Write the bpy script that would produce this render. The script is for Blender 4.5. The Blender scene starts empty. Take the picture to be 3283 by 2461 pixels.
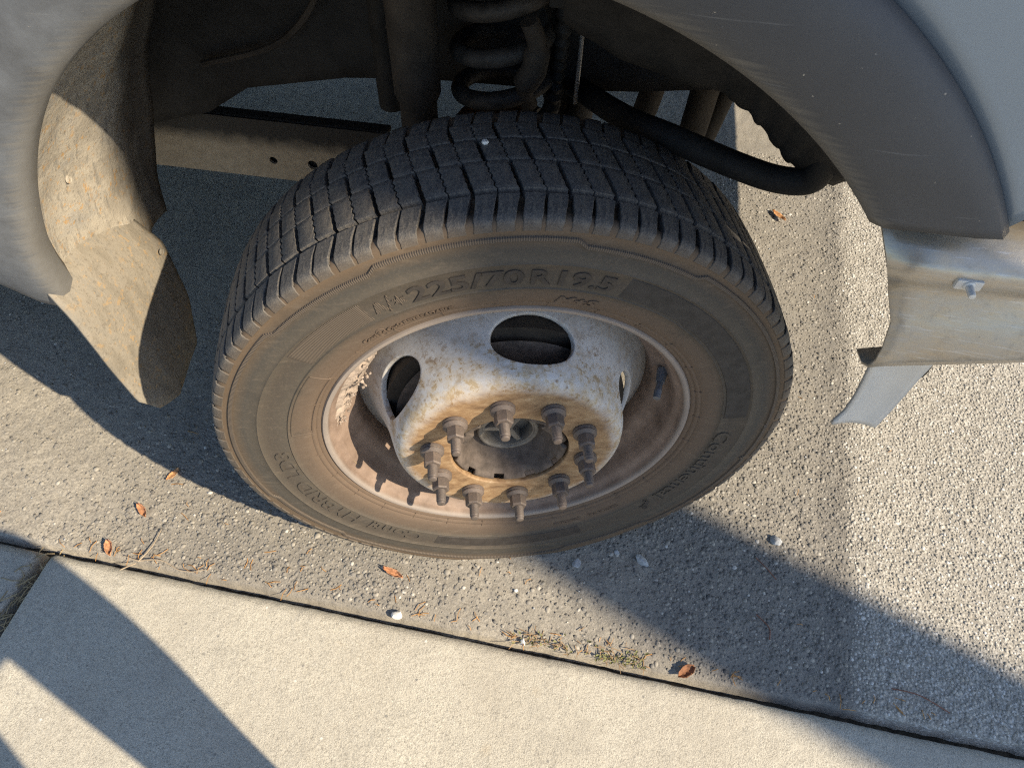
import bpy, bmesh, math, random
import numpy as np
from mathutils import Vector, Matrix

random.seed(7); RNG = np.random.default_rng(11)
SC = bpy.context.scene
COL = SC.collection
PI = math.pi
def rad(a): return math.radians(a)

# ------------------------------------------------------------------ camera
cam_d = bpy.data.cameras.new('camera'); cam_o = bpy.data.objects.new('camera', cam_d); COL.objects.link(cam_o)
CP = Vector((-0.06, -0.59, 1.27)); cyaw, cpit, crol = rad(6.12), rad(52.43), rad(1.66)
fw = Vector((math.sin(cyaw)*math.cos(cpit), math.cos(cyaw)*math.cos(cpit), -math.sin(cpit)))
rt = fw.cross(Vector((0, 0, 1))).normalized(); up = rt.cross(fw)
r2 = rt*math.cos(crol) + up*math.sin(crol); u2 = -rt*math.sin(crol) + up*math.cos(crol)
cam_o.matrix_world = Matrix(((r2.x, u2.x, -fw.x, CP.x), (r2.y, u2.y, -fw.y, CP.y), (r2.z, u2.z, -fw.z, CP.z), (0, 0, 0, 1)))
cam_d.sensor_width = 36.0; cam_d.lens = 0.72*36.0; cam_d.clip_start = 0.01; cam_d.clip_end = 2000
SC.camera = cam_o

# ------------------------------------------------------------------ light
SUN_EL, SUN_AZ = rad(36.5), rad(-39.6)            # azimuth the sun stands at, from +x
sdir = Vector((math.cos(SUN_AZ)*math.cos(SUN_EL), math.sin(SUN_AZ)*math.cos(SUN_EL), math.sin(SUN_EL)))
W = bpy.data.worlds.new('World'); SC.world = W; W.use_nodes = True
nt = W.node_tree; nt.nodes.clear()
sky = nt.nodes.new('ShaderNodeTexSky'); sky.sky_type = 'NISHITA'; sky.sun_disc = False
sky.ozone_density = 1.9; sky.dust_density = 0.4; sky.sun_elevation = SUN_EL; sky.sun_rotation = math.atan2(sdir.x, sdir.y)
bg = nt.nodes.new('ShaderNodeBackground'); bg.inputs[1].default_value = 0.12
wo = nt.nodes.new('ShaderNodeOutputWorld'); nt.links.new(sky.outputs[0], bg.inputs[0]); nt.links.new(bg.outputs[0], wo.inputs[0])
sl = bpy.data.lights.new('sun', 'SUN'); sl.energy = 4.7; sl.angle = rad(0.55); sl.color = (1.0, 0.855, 0.635)
so = bpy.data.objects.new('sun', sl); COL.objects.link(so); so.rotation_euler = sdir.to_track_quat('Z', 'Y').to_euler()
so.location = (6, -4, 6)
SC.view_settings.view_transform = 'Standard'; SC.view_settings.look = 'None'
SC.view_settings.exposure = 0.9; SC.view_settings.gamma = 1.0; SC.view_settings.use_curve_mapping = False
SC.cycles.use_denoising = False; SC.cycles.pixel_filter_type = 'BLACKMAN_HARRIS'; SC.cycles.filter_width = 1.2; SC.cycles.sample_clamp_indirect = 4.0
SC.cycles.max_bounces = 6; SC.cycles.diffuse_bounces = 4; SC.cycles.glossy_bounces = 3

# ------------------------------------------------------------------ node helpers
class MT:
    def __init__(s, name):
        s.m = bpy.data.materials.new(name); s.m.use_nodes = True; s.t = s.m.node_tree; s.t.nodes.clear()
        s.out = s.n('ShaderNodeOutputMaterial'); s.b = s.n('ShaderNodeBsdfPrincipled'); s.l(s.b.outputs[0], s.out.inputs[0])
        s.tc = s.n('ShaderNodeTexCoord').outputs['Object']; s.bump_h = None
    def n(s, t, **k):
        x = s.t.nodes.new(t)
        for a, v in k.items(): setattr(x, a, v)
        return x
    def l(s, a, b): s.t.links.new(a, b)
    def setin(s, node, i, v):
        if hasattr(v, 'is_output') or isinstance(v, bpy.types.NodeSocket): s.l(v, node.inputs[i])
        else: node.inputs[i].default_value = v
    def noise(s, scale, detail=4, rough=0.55, vec=None, dist=0.0):
        x = s.n('ShaderNodeTexNoise'); s.l(vec or s.tc, x.inputs['Vector']); x.inputs['Scale'].default_value = scale
        x.inputs['Detail'].default_value = detail; x.inputs['Roughness'].default_value = rough; x.inputs['Distortion'].default_value = dist
        return x.outputs['Fac']
    def vor(s, scale, feature='F1', vec=None, out='Distance', rnd=1.0):
        x = s.n('ShaderNodeTexVoronoi', feature=feature); s.l(vec or s.tc, x.inputs['Vector']); x.inputs['Scale'].default_value = scale
        x.inputs['Randomness'].default_value = rnd
        return x.outputs[out]
    def mapping(s, sc=(1, 1, 1), rot=(0, 0, 0), loc=(0, 0, 0)):
        x = s.n('ShaderNodeMapping'); s.l(s.tc, x.inputs[0]); x.inputs['Scale'].default_value = sc; x.inputs['Rotation'].default_value = rot; x.inputs['Location'].default_value = loc
        return x.outputs[0]
    def math(s, op, a, b=0.0, c=0.0):
        x = s.n('ShaderNodeMath', operation=op); s.setin(x, 0, a); s.setin(x, 1, b); s.setin(x, 2, c); return x.outputs[0]
    def ramp(s, f, stops, interp='LINEAR'):
        x = s.n('ShaderNodeValToRGB'); s.l(f, x.inputs[0]); e = x.color_ramp.elements; x.color_ramp.interpolation = interp
        while len(e) > 1: e.remove(e[-1])
        for i, (p, c) in enumerate(stops):
            if isinstance(c, (int, float)): c = (c, c, c)
            k = e[0] if i == 0 else e.new(p)
            k.position = p; k.color = (c[0], c[1], c[2], 1)
        return x.outputs[0]
    def step(s, f, a, b): return s.ramp(f, [(a, 0.0), (b, 1.0)])
    def mix(s, f, a, b, mode='MIX'):
        x = s.n('ShaderNodeMix', data_type='RGBA', blend_type=mode)
        for i, v in ((0, f), (6, a), (7, b)):
            if isinstance(v, bpy.types.NodeSocket): s.l(v, x.inputs[i])
            else: x.inputs[i].default_value = v if i == 0 else (v[0], v[1], v[2], 1)
        return x.outputs[2]
    def xyz(s): 
        x = s.n('ShaderNodeSeparateXYZ'); s.l(s.tc, x.inputs[0]); return x.outputs
    def radius(s):
        o = s.xyz(); return s.math('SQRT', s.math('ADD', s.math('MULTIPLY', o[0], o[0]), s.math('MULTIPLY', o[2], o[2])))
    def bump(s, h, strength=0.4, dist=0.002):
        x = s.n('ShaderNodeBump'); s.l(h, x.inputs['Height']); x.inputs['Strength'].default_value = strength; x.inputs['Distance'].default_value = dist
        if s.bump_h: s.l(s.bump_h, x.inputs['Normal'])
        s.bump_h = x.outputs[0]; s.l(x.outputs[0], s.b.inputs['Normal'])
    def col(s, v): s.setin(s.b, 'Base Color', v if isinstance(v, bpy.types.NodeSocket) else (v[0], v[1], v[2], 1))
    def rough(s, v): s.setin(s.b, 'Roughness', v)
    def metal(s, v): s.setin(s.b, 'Metallic', v)
    def spec(s, v): s.b.inputs['Specular IOR Level'].default_value = v

MATS = {}
def simple(name, c, rough=0.6, metal=0.0, var=0.3, scale=30, bump=0.0, bscale=200, spec=0.4):
    M = MT(name); f = M.noise(scale, 5, 0.6)
    lo = tuple(x*(1-var) for x in c); hi = tuple(min(1, x*(1+var)) for x in c)
    M.col(M.ramp(f, [(0.3, lo), (0.7, hi)])); M.rough(rough); M.metal(metal); M.spec(spec)
    if bump: M.bump(M.noise(bscale, 3, 0.6), bump, 0.002)
    MATS[name] = M.m; return M.m

# asphalt: worn tarmac, pale film over dark stones, paler beyond a seam at x' = 0.64
def m_asphalt():
    M = MT('asphalt'); o = M.xyz()
    nz = M.n('ShaderNodeTexNoise'); M.l(M.tc, nz.inputs['Vector']); nz.inputs['Scale'].default_value = 60; nz.inputs['Detail'].default_value = 2
    sc_ = M.n('ShaderNodeVectorMath', operation='SCALE'); M.l(nz.outputs['Color'], sc_.inputs[0]); sc_.inputs['Scale'].default_value = 0.014
    ad = M.n('ShaderNodeVectorMath', operation='ADD'); M.l(M.tc, ad.inputs[0]); M.l(sc_.outputs[0], ad.inputs[1]); wv = ad.outputs[0]
    seam = M.math('ADD', M.math('SUBTRACT', o[0], M.math('MULTIPLY', o[1], 0.05)), M.math('MULTIPLY', M.math('SUBTRACT', M.noise(22, 5, 0.7), 0.5), 0.07))
    pale = M.step(seam, 0.610, 0.655)
    big = M.noise(2.6, 4, 0.6); grit = M.noise(330, 3, 0.7); mid = M.noise(190, 5, 0.75)
    cell = M.vor(88, 'F1', vec=wv); cc = M.vor(88, 'F1', vec=wv, out='Color'); se = M.n('ShaderNodeSeparateColor'); M.l(cc, se.inputs[0])
    # tan film of ground-in dirt, broken by pits and single stones
    film = M.ramp(mid, [(0.30, (0.11, 0.104, 0.094)), (0.41, (0.275, 0.253, 0.216)), (0.53, (0.385, 0.352, 0.295)), (0.68, (0.51, 0.468, 0.395))])
    film = M.mix(M.math('MULTIPLY', grit, 0.3), film, (0.25, 0.23, 0.20))
    stone = M.ramp(se.outputs[0], [(0.0, (0.10, 0.10, 0.105)), (0.5, (0.20, 0.195, 0.185)), (0.85, (0.30, 0.28, 0.25)), (1.0, (0.46, 0.44, 0.40))])
    sm = M.math('MULTIPLY', M.ramp(cell, [(0.26, 1.0), (0.40, 0.0)]), M.step(se.outputs[1], 0.38, 0.48))
    edge = M.vor(112, 'DISTANCE_TO_EDGE', vec=wv)
    xw = M.math('ADD', o[0], M.math('MULTIPLY', M.math('SUBTRACT', M.noise(5, 5, 0.65), 0.5), 0.5))
    zone = M.n('ShaderNodeMapRange'); M.l(xw, zone.inputs[0]); zone.inputs[1].default_value = -1.0; zone.inputs[2].default_value = 1.0
    worn = M.ramp(zone.outputs[0], [(0.10, 0.05), (0.20, 0.75), (0.40, 0.85), (0.50, 0.20), (0.58, 0.20), (0.66, 0.80), (0.84, 0.85)])
    peb = M.ramp(edge, [(0.02, (0.44, 0.40, 0.335)), (0.09, (0.26, 0.24, 0.205)), (0.20, (0.135, 0.130, 0.123)), (0.5, (0.115, 0.113, 0.111))])
    peb = M.mix(M.math('MULTIPLY', M.step(se.outputs[1], 0.55, 0.65), 0.6), peb, film); peb = M.mix(M.math('MULTIPLY', grit, 0.35), peb, (0.30, 0.275, 0.24))
    c1 = M.mix(M.math('MULTIPLY', worn, M.math('MULTIPLY_ADD', M.noise(30, 4, 0.7), 0.5, 0.05)), film, peb)
    c1 = M.mix(M.math('MULTIPLY', worn, M.math('MULTIPLY', M.step(mid, 0.42, 0.60), 0.42)), c1, (0.145, 0.137, 0.127)); c1 = M.mix(M.math('MULTIPLY', worn, 0.22), c1, (0.15, 0.142, 0.132))
    c1 = M.mix(M.math('MULTIPLY', sm, 0.25), c1, stone)
    c1 = M.mix(M.math('MULTIPLY', M.step(M.noise(9, 5, 0.65), 0.45, 0.72), 0.32), c1, (0.16, 0.15, 0.138))
    # paler chippings right of the seam
    c2c = M.vor(210, 'F1', vec=wv, out='Color'); s2 = M.n('ShaderNodeSeparateColor'); M.l(c2c, s2.inputs[0]); e2 = M.vor(210, 'F1', vec=wv)
    chip = M.ramp(s2.outputs[0], [(0.0, (0.42, 0.395, 0.345)), (0.6, (0.52, 0.49, 0.43)), (0.90, (0.58, 0.555, 0.495)), (1.0, (0.68, 0.66, 0.61))])
    c2 = M.mix(M.ramp(e2, [(0.36, 0.0), (0.58, 0.8)]), chip, (0.25, 0.23, 0.195))
    c2 = M.mix(M.math('MULTIPLY', grit, 0.25), c2, (0.36, 0.335, 0.29))
    c2 = M.mix(M.math('MULTIPLY', M.step(M.noise(6, 5, 0.65), 0.42, 0.72), 0.4), c2, (0.27, 0.25, 0.215))
    d = M.math('ABSOLUTE', M.math('SUBTRACT', seam, 0.600)); tar = M.ramp(d, [(0.0, 0.45), (0.05, 0.0)])
    c = M.mix(pale, c1, c2); c = M.mix(M.math('MULTIPLY', tar, mid), c, (0.10, 0.095, 0.09))
    M.col(c); M.rough(0.92); M.spec(0.22)
    M.bump(M.math('MULTIPLY', M.ramp(edge, [(0.0, 1.0), (0.25, 0.0)]), M.math('MULTIPLY', worn, M.math('SUBTRACT', 1.0, pale))), 0.12, 0.0025); M.bump(mid, 0.6, 0.0035); M.bump(grit, 0.45, 0.002)
    MATS['asphalt'] = M.m
m_asphalt()
def m_aggregate():
    M = MT('aggregate'); at = M.n('ShaderNodeAttribute'); at.attribute_name = 'tone'; g = M.noise(420, 3, 0.7); f = M.noise(60, 4, 0.65)
    c = M.ramp(at.outputs['Fac'], [(0.0, (0.075, 0.074, 0.075)), (0.3, (0.15, 0.145, 0.138)), (0.55, (0.24, 0.222, 0.195)), (0.75, (0.36, 0.335, 0.29)), (0.9, (0.50, 0.475, 0.425)), (1.0, (0.66, 0.64, 0.60))])
    c = M.mix(M.math('MULTIPLY', M.step(f, 0.42, 0.68), 0.45), c, (0.36, 0.33, 0.28)); c = M.mix(M.math('MULTIPLY', g, 0.3), c, (0.24, 0.22, 0.19))
    M.col(c); M.rough(0.9); M.spec(0.25); M.bump(g, 0.4, 0.001); MATS['aggregate'] = M.m
m_aggregate()

def m_concrete():
    M = MT('concrete'); big = M.noise(4, 5, 0.6); fine = M.noise(480, 3, 0.75); mid = M.noise(120, 3, 0.6)
    c = M.ramp(fine, [(0.28, (0.26, 0.24, 0.20)), (0.46, (0.47, 0.44, 0.37)), (0.72, (0.66, 0.62, 0.525))])
    c = M.mix(M.math('MULTIPLY', M.step(big, 0.3, 0.75), 0.45), c, (0.34, 0.31, 0.265))
    sp = M.vor(95, 'F1'); rc = M.vor(95, 'F1', out='Color'); s = M.n('ShaderNodeSeparateColor'); M.l(rc, s.inputs[0])
    dark = M.math('MULTIPLY', M.step(s.outputs[0], 0.975, 0.98), M.ramp(sp, [(0.12, 0.7), (0.30, 0.0)]))
    c = M.mix(dark, c, (0.13, 0.13, 0.135))
    white = M.math('MULTIPLY', M.step(s.outputs[1], 0.985, 0.99), M.ramp(sp, [(0.12, 0.8), (0.28, 0.0)]))
    c = M.mix(white, c, (0.75, 0.73, 0.68))
    o = M.xyz()
    c = M.mix(M.math('MULTIPLY', M.step(M.noise(260, 4, 0.75), 0.53, 0.63), 0.55), c, (0.19, 0.172, 0.145)); c = M.mix(M.math('MULTIPLY', M.step(M.noise(20, 6, 0.7), 0.52, 0.70), 0.28), c, (0.25, 0.235, 0.205)); c = M.mix(M.math('MULTIPLY', M.step(M.noise(3.5, 5, 0.6), 0.45, 0.70), 0.22), c, (0.33, 0.285, 0.215))
    stain = M.math('MULTIPLY', M.step(M.noise(11, 3), 0.68, 0.78), 0.3)
    c = M.mix(stain, c, (0.40, 0.30, 0.17))
    M.col(c); M.rough(0.92); M.spec(0.2)
    M.bump(mid, 0.35, 0.003); M.bump(fine, 0.5, 0.002)
    MATS['concrete'] = M.m
m_concrete()
simple('soil', (0.055, 0.045, 0.032), 0.95, var=0.6, scale=90, bump=0.8, bscale=160)

# tyre rubber with dust settled by radius
def m_tyre():
    M = MT('tyre_rubber'); r = M.radius(); nz = M.noise(26, 5, 0.65); fine = M.noise(300, 3, 0.7)
    rr = M.math('ADD', r, M.math('MULTIPLY', M.math('SUBTRACT', nz, 0.5), 0.012))
    t = M.math('DIVIDE', M.math('SUBTRACT', rr, 0.255), 0.155)
    c = M.ramp(t, [(0.0, (0.118, 0.084, 0.060)), (0.10, (0.116, 0.083, 0.060)), (0.26, (0.096, 0.072, 0.054)), (0.33, (0.070, 0.061, 0.050)), (0.42, (0.062, 0.053, 0.044)),
                   (0.52, (0.066, 0.055, 0.044)), (0.60, (0.076, 0.066, 0.053)), (0.68, (0.058, 0.053, 0.046)), (0.76, (0.086, 0.066, 0.048)), (0.84, (0.118, 0.083, 0.054)), (0.90, (0.105, 0.076, 0.052)), (1.0, (0.050, 0.046, 0.043))])
    sc = M.noise(1.0, 3, 0.6, vec=M.mapping((40, 40, 140), (0, 0.6, 0)))
    c = M.mix(M.math('MULTIPLY', M.step(sc, 0.55, 0.75), 0.35), c, (0.15, 0.12, 0.092))
    c = M.mix(M.math('MULTIPLY', M.step(nz, 0.55, 0.75), 0.45), c, (0.042, 0.038, 0.034))
    c = M.mix(M.math('MULTIPLY', M.step(fine, 0.5, 0.8), 0.25), c, (0.19, 0.145, 0.105))
    M.col(c); M.rough(0.78); M.spec(0.3); M.bump(fine, 0.12, 0.001); MATS['tyre_rubber'] = M.m
m_tyre()
def m_tread():
    M = MT('tread_rubber'); f = M.noise(55, 5, 0.7); g = M.noise(520, 3, 0.75)
    c = M.ramp(f, [(0.3, (0.036, 0.037, 0.041)), (0.7, (0.088, 0.084, 0.080))])
    c = M.mix(M.math('MULTIPLY', M.step(g, 0.46, 0.70), 0.6), c, (0.22, 0.195, 0.165)); c = M.mix(M.math('MULTIPLY', M.step(M.noise(1.0, 4, 0.7, vec=M.mapping((200, 40, 200))), 0.52, 0.62), 0.5), c, (0.16, 0.14, 0.115))
    o = M.xyz(); bt = M.ramp(M.math('ADD', M.math('ADD', o[1], 0.05), M.math('MULTIPLY', M.math('SUBTRACT', f, 0.5), 0.006)), [(0.0372, 1.0), (0.0396, 0.0)])
    c = M.mix(M.math('MULTIPLY', bt, 0.85), c, M.mix(f, (0.075, 0.058, 0.043), (0.13, 0.098, 0.068)))
    M.col(c); M.rough(0.72); M.spec(0.35); M.bump(g, 0.4, 0.0012); MATS['tread_rubber'] = M.m
m_tread()
simple('letter_rubber', (0.040, 0.034, 0.030), 0.7, var=0.3, scale=60, bump=0.15, bscale=300)
simple('clean_rubber', (0.034, 0.031, 0.029), 0.7, var=0.35, scale=60, bump=0.15, bscale=300)
def m_hatch():
    M = MT('serrated_rubber'); o = M.xyz(); a = M.math('ARCTAN2', o[2], o[0])
    w = M.math('SINE', M.math('MULTIPLY', a, 900.0)); w = M.math('MULTIPLY_ADD', w, 0.5, 0.5)
    c = M.mix(w, (0.045, 0.037, 0.031), (0.115, 0.088, 0.064)); M.col(c); M.rough(0.75); M.bump(w, 0.5, 0.0008); MATS['serrated_rubber'] = M.m
m_hatch()

# wheel paint: dull white over steel, rusting
def m_disc():
    M = MT('wheel_paint'); r = M.radius(); o = M.xyz(); big = M.noise(16, 5, 0.65); sm = M.noise(75, 4, 0.7); fine = M.noise(240, 4, 0.7)
    c = M.mix(big, (0.40, 0.395, 0.39), (0.60, 0.60, 0.60))
    band = M.ramp(r, [(0.0, 1.0), (0.168, 0.95), (0.180, 0.30), (0.21, 0.35)])
    dirt = M.math('MULTIPLY', M.math('MULTIPLY', M.step(M.noise(34, 5, 0.7), 0.50, 0.64), M.math('MULTIPLY_ADD', band, 0.55, 0.25)), 1.0); c = M.mix(dirt, c, (0.30, 0.235, 0.16))
    spot = M.step(M.math('ADD', M.math('MULTIPLY', sm, 0.6), M.math('MULTIPLY', fine, 0.4)), 0.535, 0.575)
    c = M.mix(M.math('MULTIPLY', spot, band), c, (0.175, 0.105, 0.05))
    vs = M.vor(85, 'F1'); vc = M.vor(85, 'F1', out='Color'); sp_ = M.n('ShaderNodeSeparateColor'); M.l(vc, sp_.inputs[0])
    dots = M.math('MULTIPLY', M.ramp(vs, [(0.16, 1.0), (0.26, 0.0)]), M.math('MULTIPLY', M.step(sp_.outputs[0], 0.45, 0.5), M.step(big, 0.42, 0.58)))
    c = M.mix(M.math('MULTIPLY', M.math('MULTIPLY', dots, band), 0.9), c, (0.20, 0.13, 0.07))
    run = M.noise(1.0, 4, 0.7, vec=M.mapping((14, 90, 90), (0, 0, 0))); c = M.mix(M.math('MULTIPLY', M.step(run, 0.56, 0.70), 0.22), c, (0.27, 0.20, 0.13))
    # bare rusty mounting face
    rr = M.math('ADD', r, M.math('MULTIPLY', M.math('SUBTRACT', big, 0.5), 0.034))
    face = M.ramp(rr, [(0.138, 1.0), (0.160, 0.0)])
    rust = M.ramp(M.noise(48, 6, 0.7, vec=M.mapping((1, 1, 2.2), (0, 0.5, 0))), [(0.28, (0.12, 0.070, 0.038)), (0.46, (0.24, 0.148, 0.078)), (0.62, (0.33, 0.222, 0.125)), (0.80, (0.47, 0.39, 0.295))])
    c = M.mix(face, c, rust)
    halo = M.ramp(rr, [(0.144, 0.0), (0.158, 0.85), (0.176, 0.0)]); c = M.mix(M.math('MULTIPLY', halo, M.step(sm, 0.4, 0.6)), c, (0.47, 0.38, 0.25))
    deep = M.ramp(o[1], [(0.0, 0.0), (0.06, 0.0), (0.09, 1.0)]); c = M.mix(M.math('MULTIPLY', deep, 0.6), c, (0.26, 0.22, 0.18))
    M.col(c); M.rough(0.62); M.spec(0.4); M.bump(sm, 0.12, 0.001); M.bump(fine, 0.2, 0.0007); MATS['wheel_paint'] = M.m
m_disc()
def m_rim():
    M = MT('rim_steel'); f = M.noise(18, 5, 0.65); g = M.noise(150, 4, 0.7); o = M.xyz()
    c = M.ramp(f, [(0.3, (0.125, 0.087, 0.066)), (0.7, (0.29, 0.215, 0.172))])
    c = M.mix(M.math('MULTIPLY', M.step(g, 0.5, 0.75), 0.4), c, (0.16, 0.11, 0.08))
    lip = M.ramp(o[1], [(0.0, 0.7), (0.003, 0.3), (0.006, 0.0)]); c = M.mix(lip, c, (0.25, 0.225, 0.205))
    M.col(c); M.rough(0.66); M.spec(0.35); M.bump(g, 0.2, 0.001); MATS['rim_steel'] = M.m
m_rim()
def m_nut():
    M = MT('nut_steel'); oi = M.n('ShaderNodeObjectInfo'); f = M.noise(130, 5, 0.7); g = M.noise(420, 3, 0.7)
    c = M.mix(f, (0.075, 0.060, 0.052), (0.20, 0.155, 0.130)); c = M.mix(M.math('MULTIPLY', M.step(g, 0.5, 0.7), 0.5), c, (0.26, 0.185, 0.135))
    c = M.mix(M.math('MULTIPLY', oi.outputs['Random'], 0.5), c, (0.055, 0.052, 0.052)); M.col(c); M.rough(0.62); M.metal(0.2); M.bump(g, 0.35, 0.0006); MATS['nut_steel'] = M.m
m_nut()
simple('hub_iron', (0.105, 0.083, 0.069), 0.75, 0.1, var=0.4, scale=70, bump=0.3, bscale=350)
simple('hub_alloy', (0.165, 0.148, 0.128), 0.6, 0.2, var=0.3, scale=60, bump=0.2, bscale=300)
simple('dried_mud', (0.29, 0.235, 0.195), 0.95, var=0.35, scale=70, bump=0.8, bscale=260)
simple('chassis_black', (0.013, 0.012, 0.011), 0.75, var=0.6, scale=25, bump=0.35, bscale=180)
simple('spring_black', (0.034, 0.029, 0.025), 0.65, var=0.6, scale=40, bump=0.25, bscale=200)
simple('dusty_steel', (0.034, 0.027, 0.021), 0.8, var=0.5, scale=22, bump=0.3, bscale=180)
simple('rusty_steel', (0.15, 0.07, 0.03), 0.85, var=0.5, scale=60, bump=0.4, bscale=220)
simple('rod_steel', (0.35, 0.34, 0.33), 0.4, 0.8, var=0.2, scale=60)
simple('valve_rubber', (0.16, 0.17, 0.19), 0.4, 0.5, var=0.3, scale=60)
def m_rail():
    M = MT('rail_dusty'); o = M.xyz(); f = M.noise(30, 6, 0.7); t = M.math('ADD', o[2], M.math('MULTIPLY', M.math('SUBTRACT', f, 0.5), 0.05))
    up_ = M.step(t, 0.445, 0.475); c = M.mix(up_, M.mix(M.noise(60, 6, 0.75), (0.14, 0.108, 0.074), (0.46, 0.375, 0.27)), (0.03, 0.026, 0.022))  # dust below; the dark upper part is wheel-well shade painted in
    M.col(c); M.rough(0.9); M.bump(M.noise(160, 4, 0.7), 0.4, 0.002); MATS['rail_dusty'] = M.m
m_rail()
def m_flare():
    M = MT('flare_plastic'); o = M.xyz(); f = M.noise(16, 6, 0.7); g = M.noise(240, 3, 0.75)
    c = M.mix(f, (0.044, 0.046, 0.050), (0.068, 0.069, 0.073))
    # road dust thrown back over the rear half of the arch
    d = M.ramp(M.math('ADD', o[0], M.math('MULTIPLY', M.math('SUBTRACT', f, 0.5), 0.10)), [(0.0, 1.0), (0.2, 0.0)])
    rear = M.n('ShaderNodeMapRange'); M.l(o[0], rear.inputs[0]); rear.inputs[1].default_value = 0.0; rear.inputs[2].default_value = -0.42
    dust = M.mix(M.noise(45, 5, 0.7), (0.090, 0.099, 0.113), (0.150, 0.160, 0.175))
    c = M.mix(M.math('MULTIPLY', rear.outputs[0], M.step(f, 0.15, 0.6)), c, dust)
    sc = M.noise(1.0, 2, 0.5, vec=M.mapping((9, 9, 260), (0, 0.75, 0))); c = M.mix(M.math('MULTIPLY', M.step(sc, 0.68, 0.76), 0.25), c, (0.24, 0.24, 0.24))
    sp = M.vor(60, 'F1'); c = M.mix(M.math('MULTIPLY', M.ramp(sp, [(0.05, 1.0), (0.10, 0.0)]), M.step(g, 0.55, 0.6)), c, (0.45, 0.40, 0.32))
    rr = M.math('SQRT', M.math('ADD', M.math('POWER', M.math('ADD', o[0], 0.083), 2.0), M.math('POWER', M.math('SUBTRACT', o[2], 0.488), 2.0)))
    ed = M.ramp(M.math('ADD', rr, M.math('MULTIPLY', M.math('SUBTRACT', sc, 0.5), 0.03)), [(0.538, 0.35), (0.553, 0.0)])
    c = M.mix(ed, c, (0.24, 0.215, 0.175))
    M.col(c); M.rough(0.55); M.spec(0.4); M.bump(g, 0.15, 0.0008); MATS['flare_plastic'] = M.m
m_flare()
def m_liner():
    M = MT('dirty_liner'); o = M.xyz(); st = M.noise(1.0, 5, 0.65, vec=M.mapping((70, 14, 18))); g = M.noise(200, 4, 0.75); b = M.noise(16, 4, 0.6)
    c = M.ramp(st, [(0.25, (0.26, 0.237, 0.20)), (0.42, (0.32, 0.288, 0.24)), (0.52, (0.39, 0.352, 0.292)), (0.62, (0.33, 0.305, 0.265)), (0.8, (0.26, 0.247, 0.225))])
    # orange bits of leaf litter ground into the dirt
    lit = M.math('MULTIPLY', M.step(M.noise(95, 3, 0.7), 0.57, 0.62), M.step(b, 0.38, 0.55)); c = M.mix(M.math('MULTIPLY', lit, 0.65), c, (0.44, 0.25, 0.08)); c = M.mix(M.math('MULTIPLY', M.step(M.noise(1.0, 4, 0.7, vec=M.mapping((90, 90, 9))), 0.54, 0.64), 0.55), c, (0.16, 0.155, 0.145)); c = M.mix(M.math('MULTIPLY', M.step(g, 0.56, 0.66), 0.6), c, (0.13, 0.115, 0.095))
    deep = M.ramp(M.math('ADD', o[1], M.math('MULTIPLY', M.math('SUBTRACT', b, 0.5), 0.12)), [(0.20, 0.0), (0.30, 0.85)])  # darker towards the inside: wheel-arch shade put into the colour
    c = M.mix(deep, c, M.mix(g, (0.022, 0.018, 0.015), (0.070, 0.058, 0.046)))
    M.col(c); M.rough(0.92); M.spec(0.2); M.bump(st, 0.35, 0.004); M.bump(g, 0.5, 0.0025); MATS['dirty_liner'] = M.m
m_liner()
def m_flap():
    M = MT('muddy_flap'); g = M.noise(200, 4, 0.75); b = M.noise(16, 4, 0.6); st = M.noise(1.0, 5, 0.65, vec=M.mapping((18, 34, 14)))
    c = M.ramp(st, [(0.25, (0.18, 0.162, 0.134)), (0.42, (0.215, 0.192, 0.157)), (0.52, (0.255, 0.228, 0.188)), (0.62, (0.22, 0.202, 0.172)), (0.8, (0.18, 0.167, 0.148))])
    lit = M.math('MULTIPLY', M.step(M.noise(95, 3, 0.7), 0.57, 0.62), M.step(b, 0.38, 0.55)); c = M.mix(M.math('MULTIPLY', lit, 0.4), c, (0.42, 0.26, 0.10))
    c = M.mix(M.math('MULTIPLY', M.step(g, 0.54, 0.64), 0.55), c, (0.12, 0.105, 0.085))
    M.col(c); M.rough(0.95); M.spec(0.15); M.bump(st, 0.3, 0.004); M.bump(g, 0.5, 0.0025); MATS['muddy_flap'] = M.m
m_flap()
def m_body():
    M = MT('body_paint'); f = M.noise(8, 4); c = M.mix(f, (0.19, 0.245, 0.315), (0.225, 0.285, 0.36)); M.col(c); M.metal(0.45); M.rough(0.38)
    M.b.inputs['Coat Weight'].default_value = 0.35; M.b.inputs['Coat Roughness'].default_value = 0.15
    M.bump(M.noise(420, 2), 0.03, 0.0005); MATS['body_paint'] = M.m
m_body()
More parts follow.
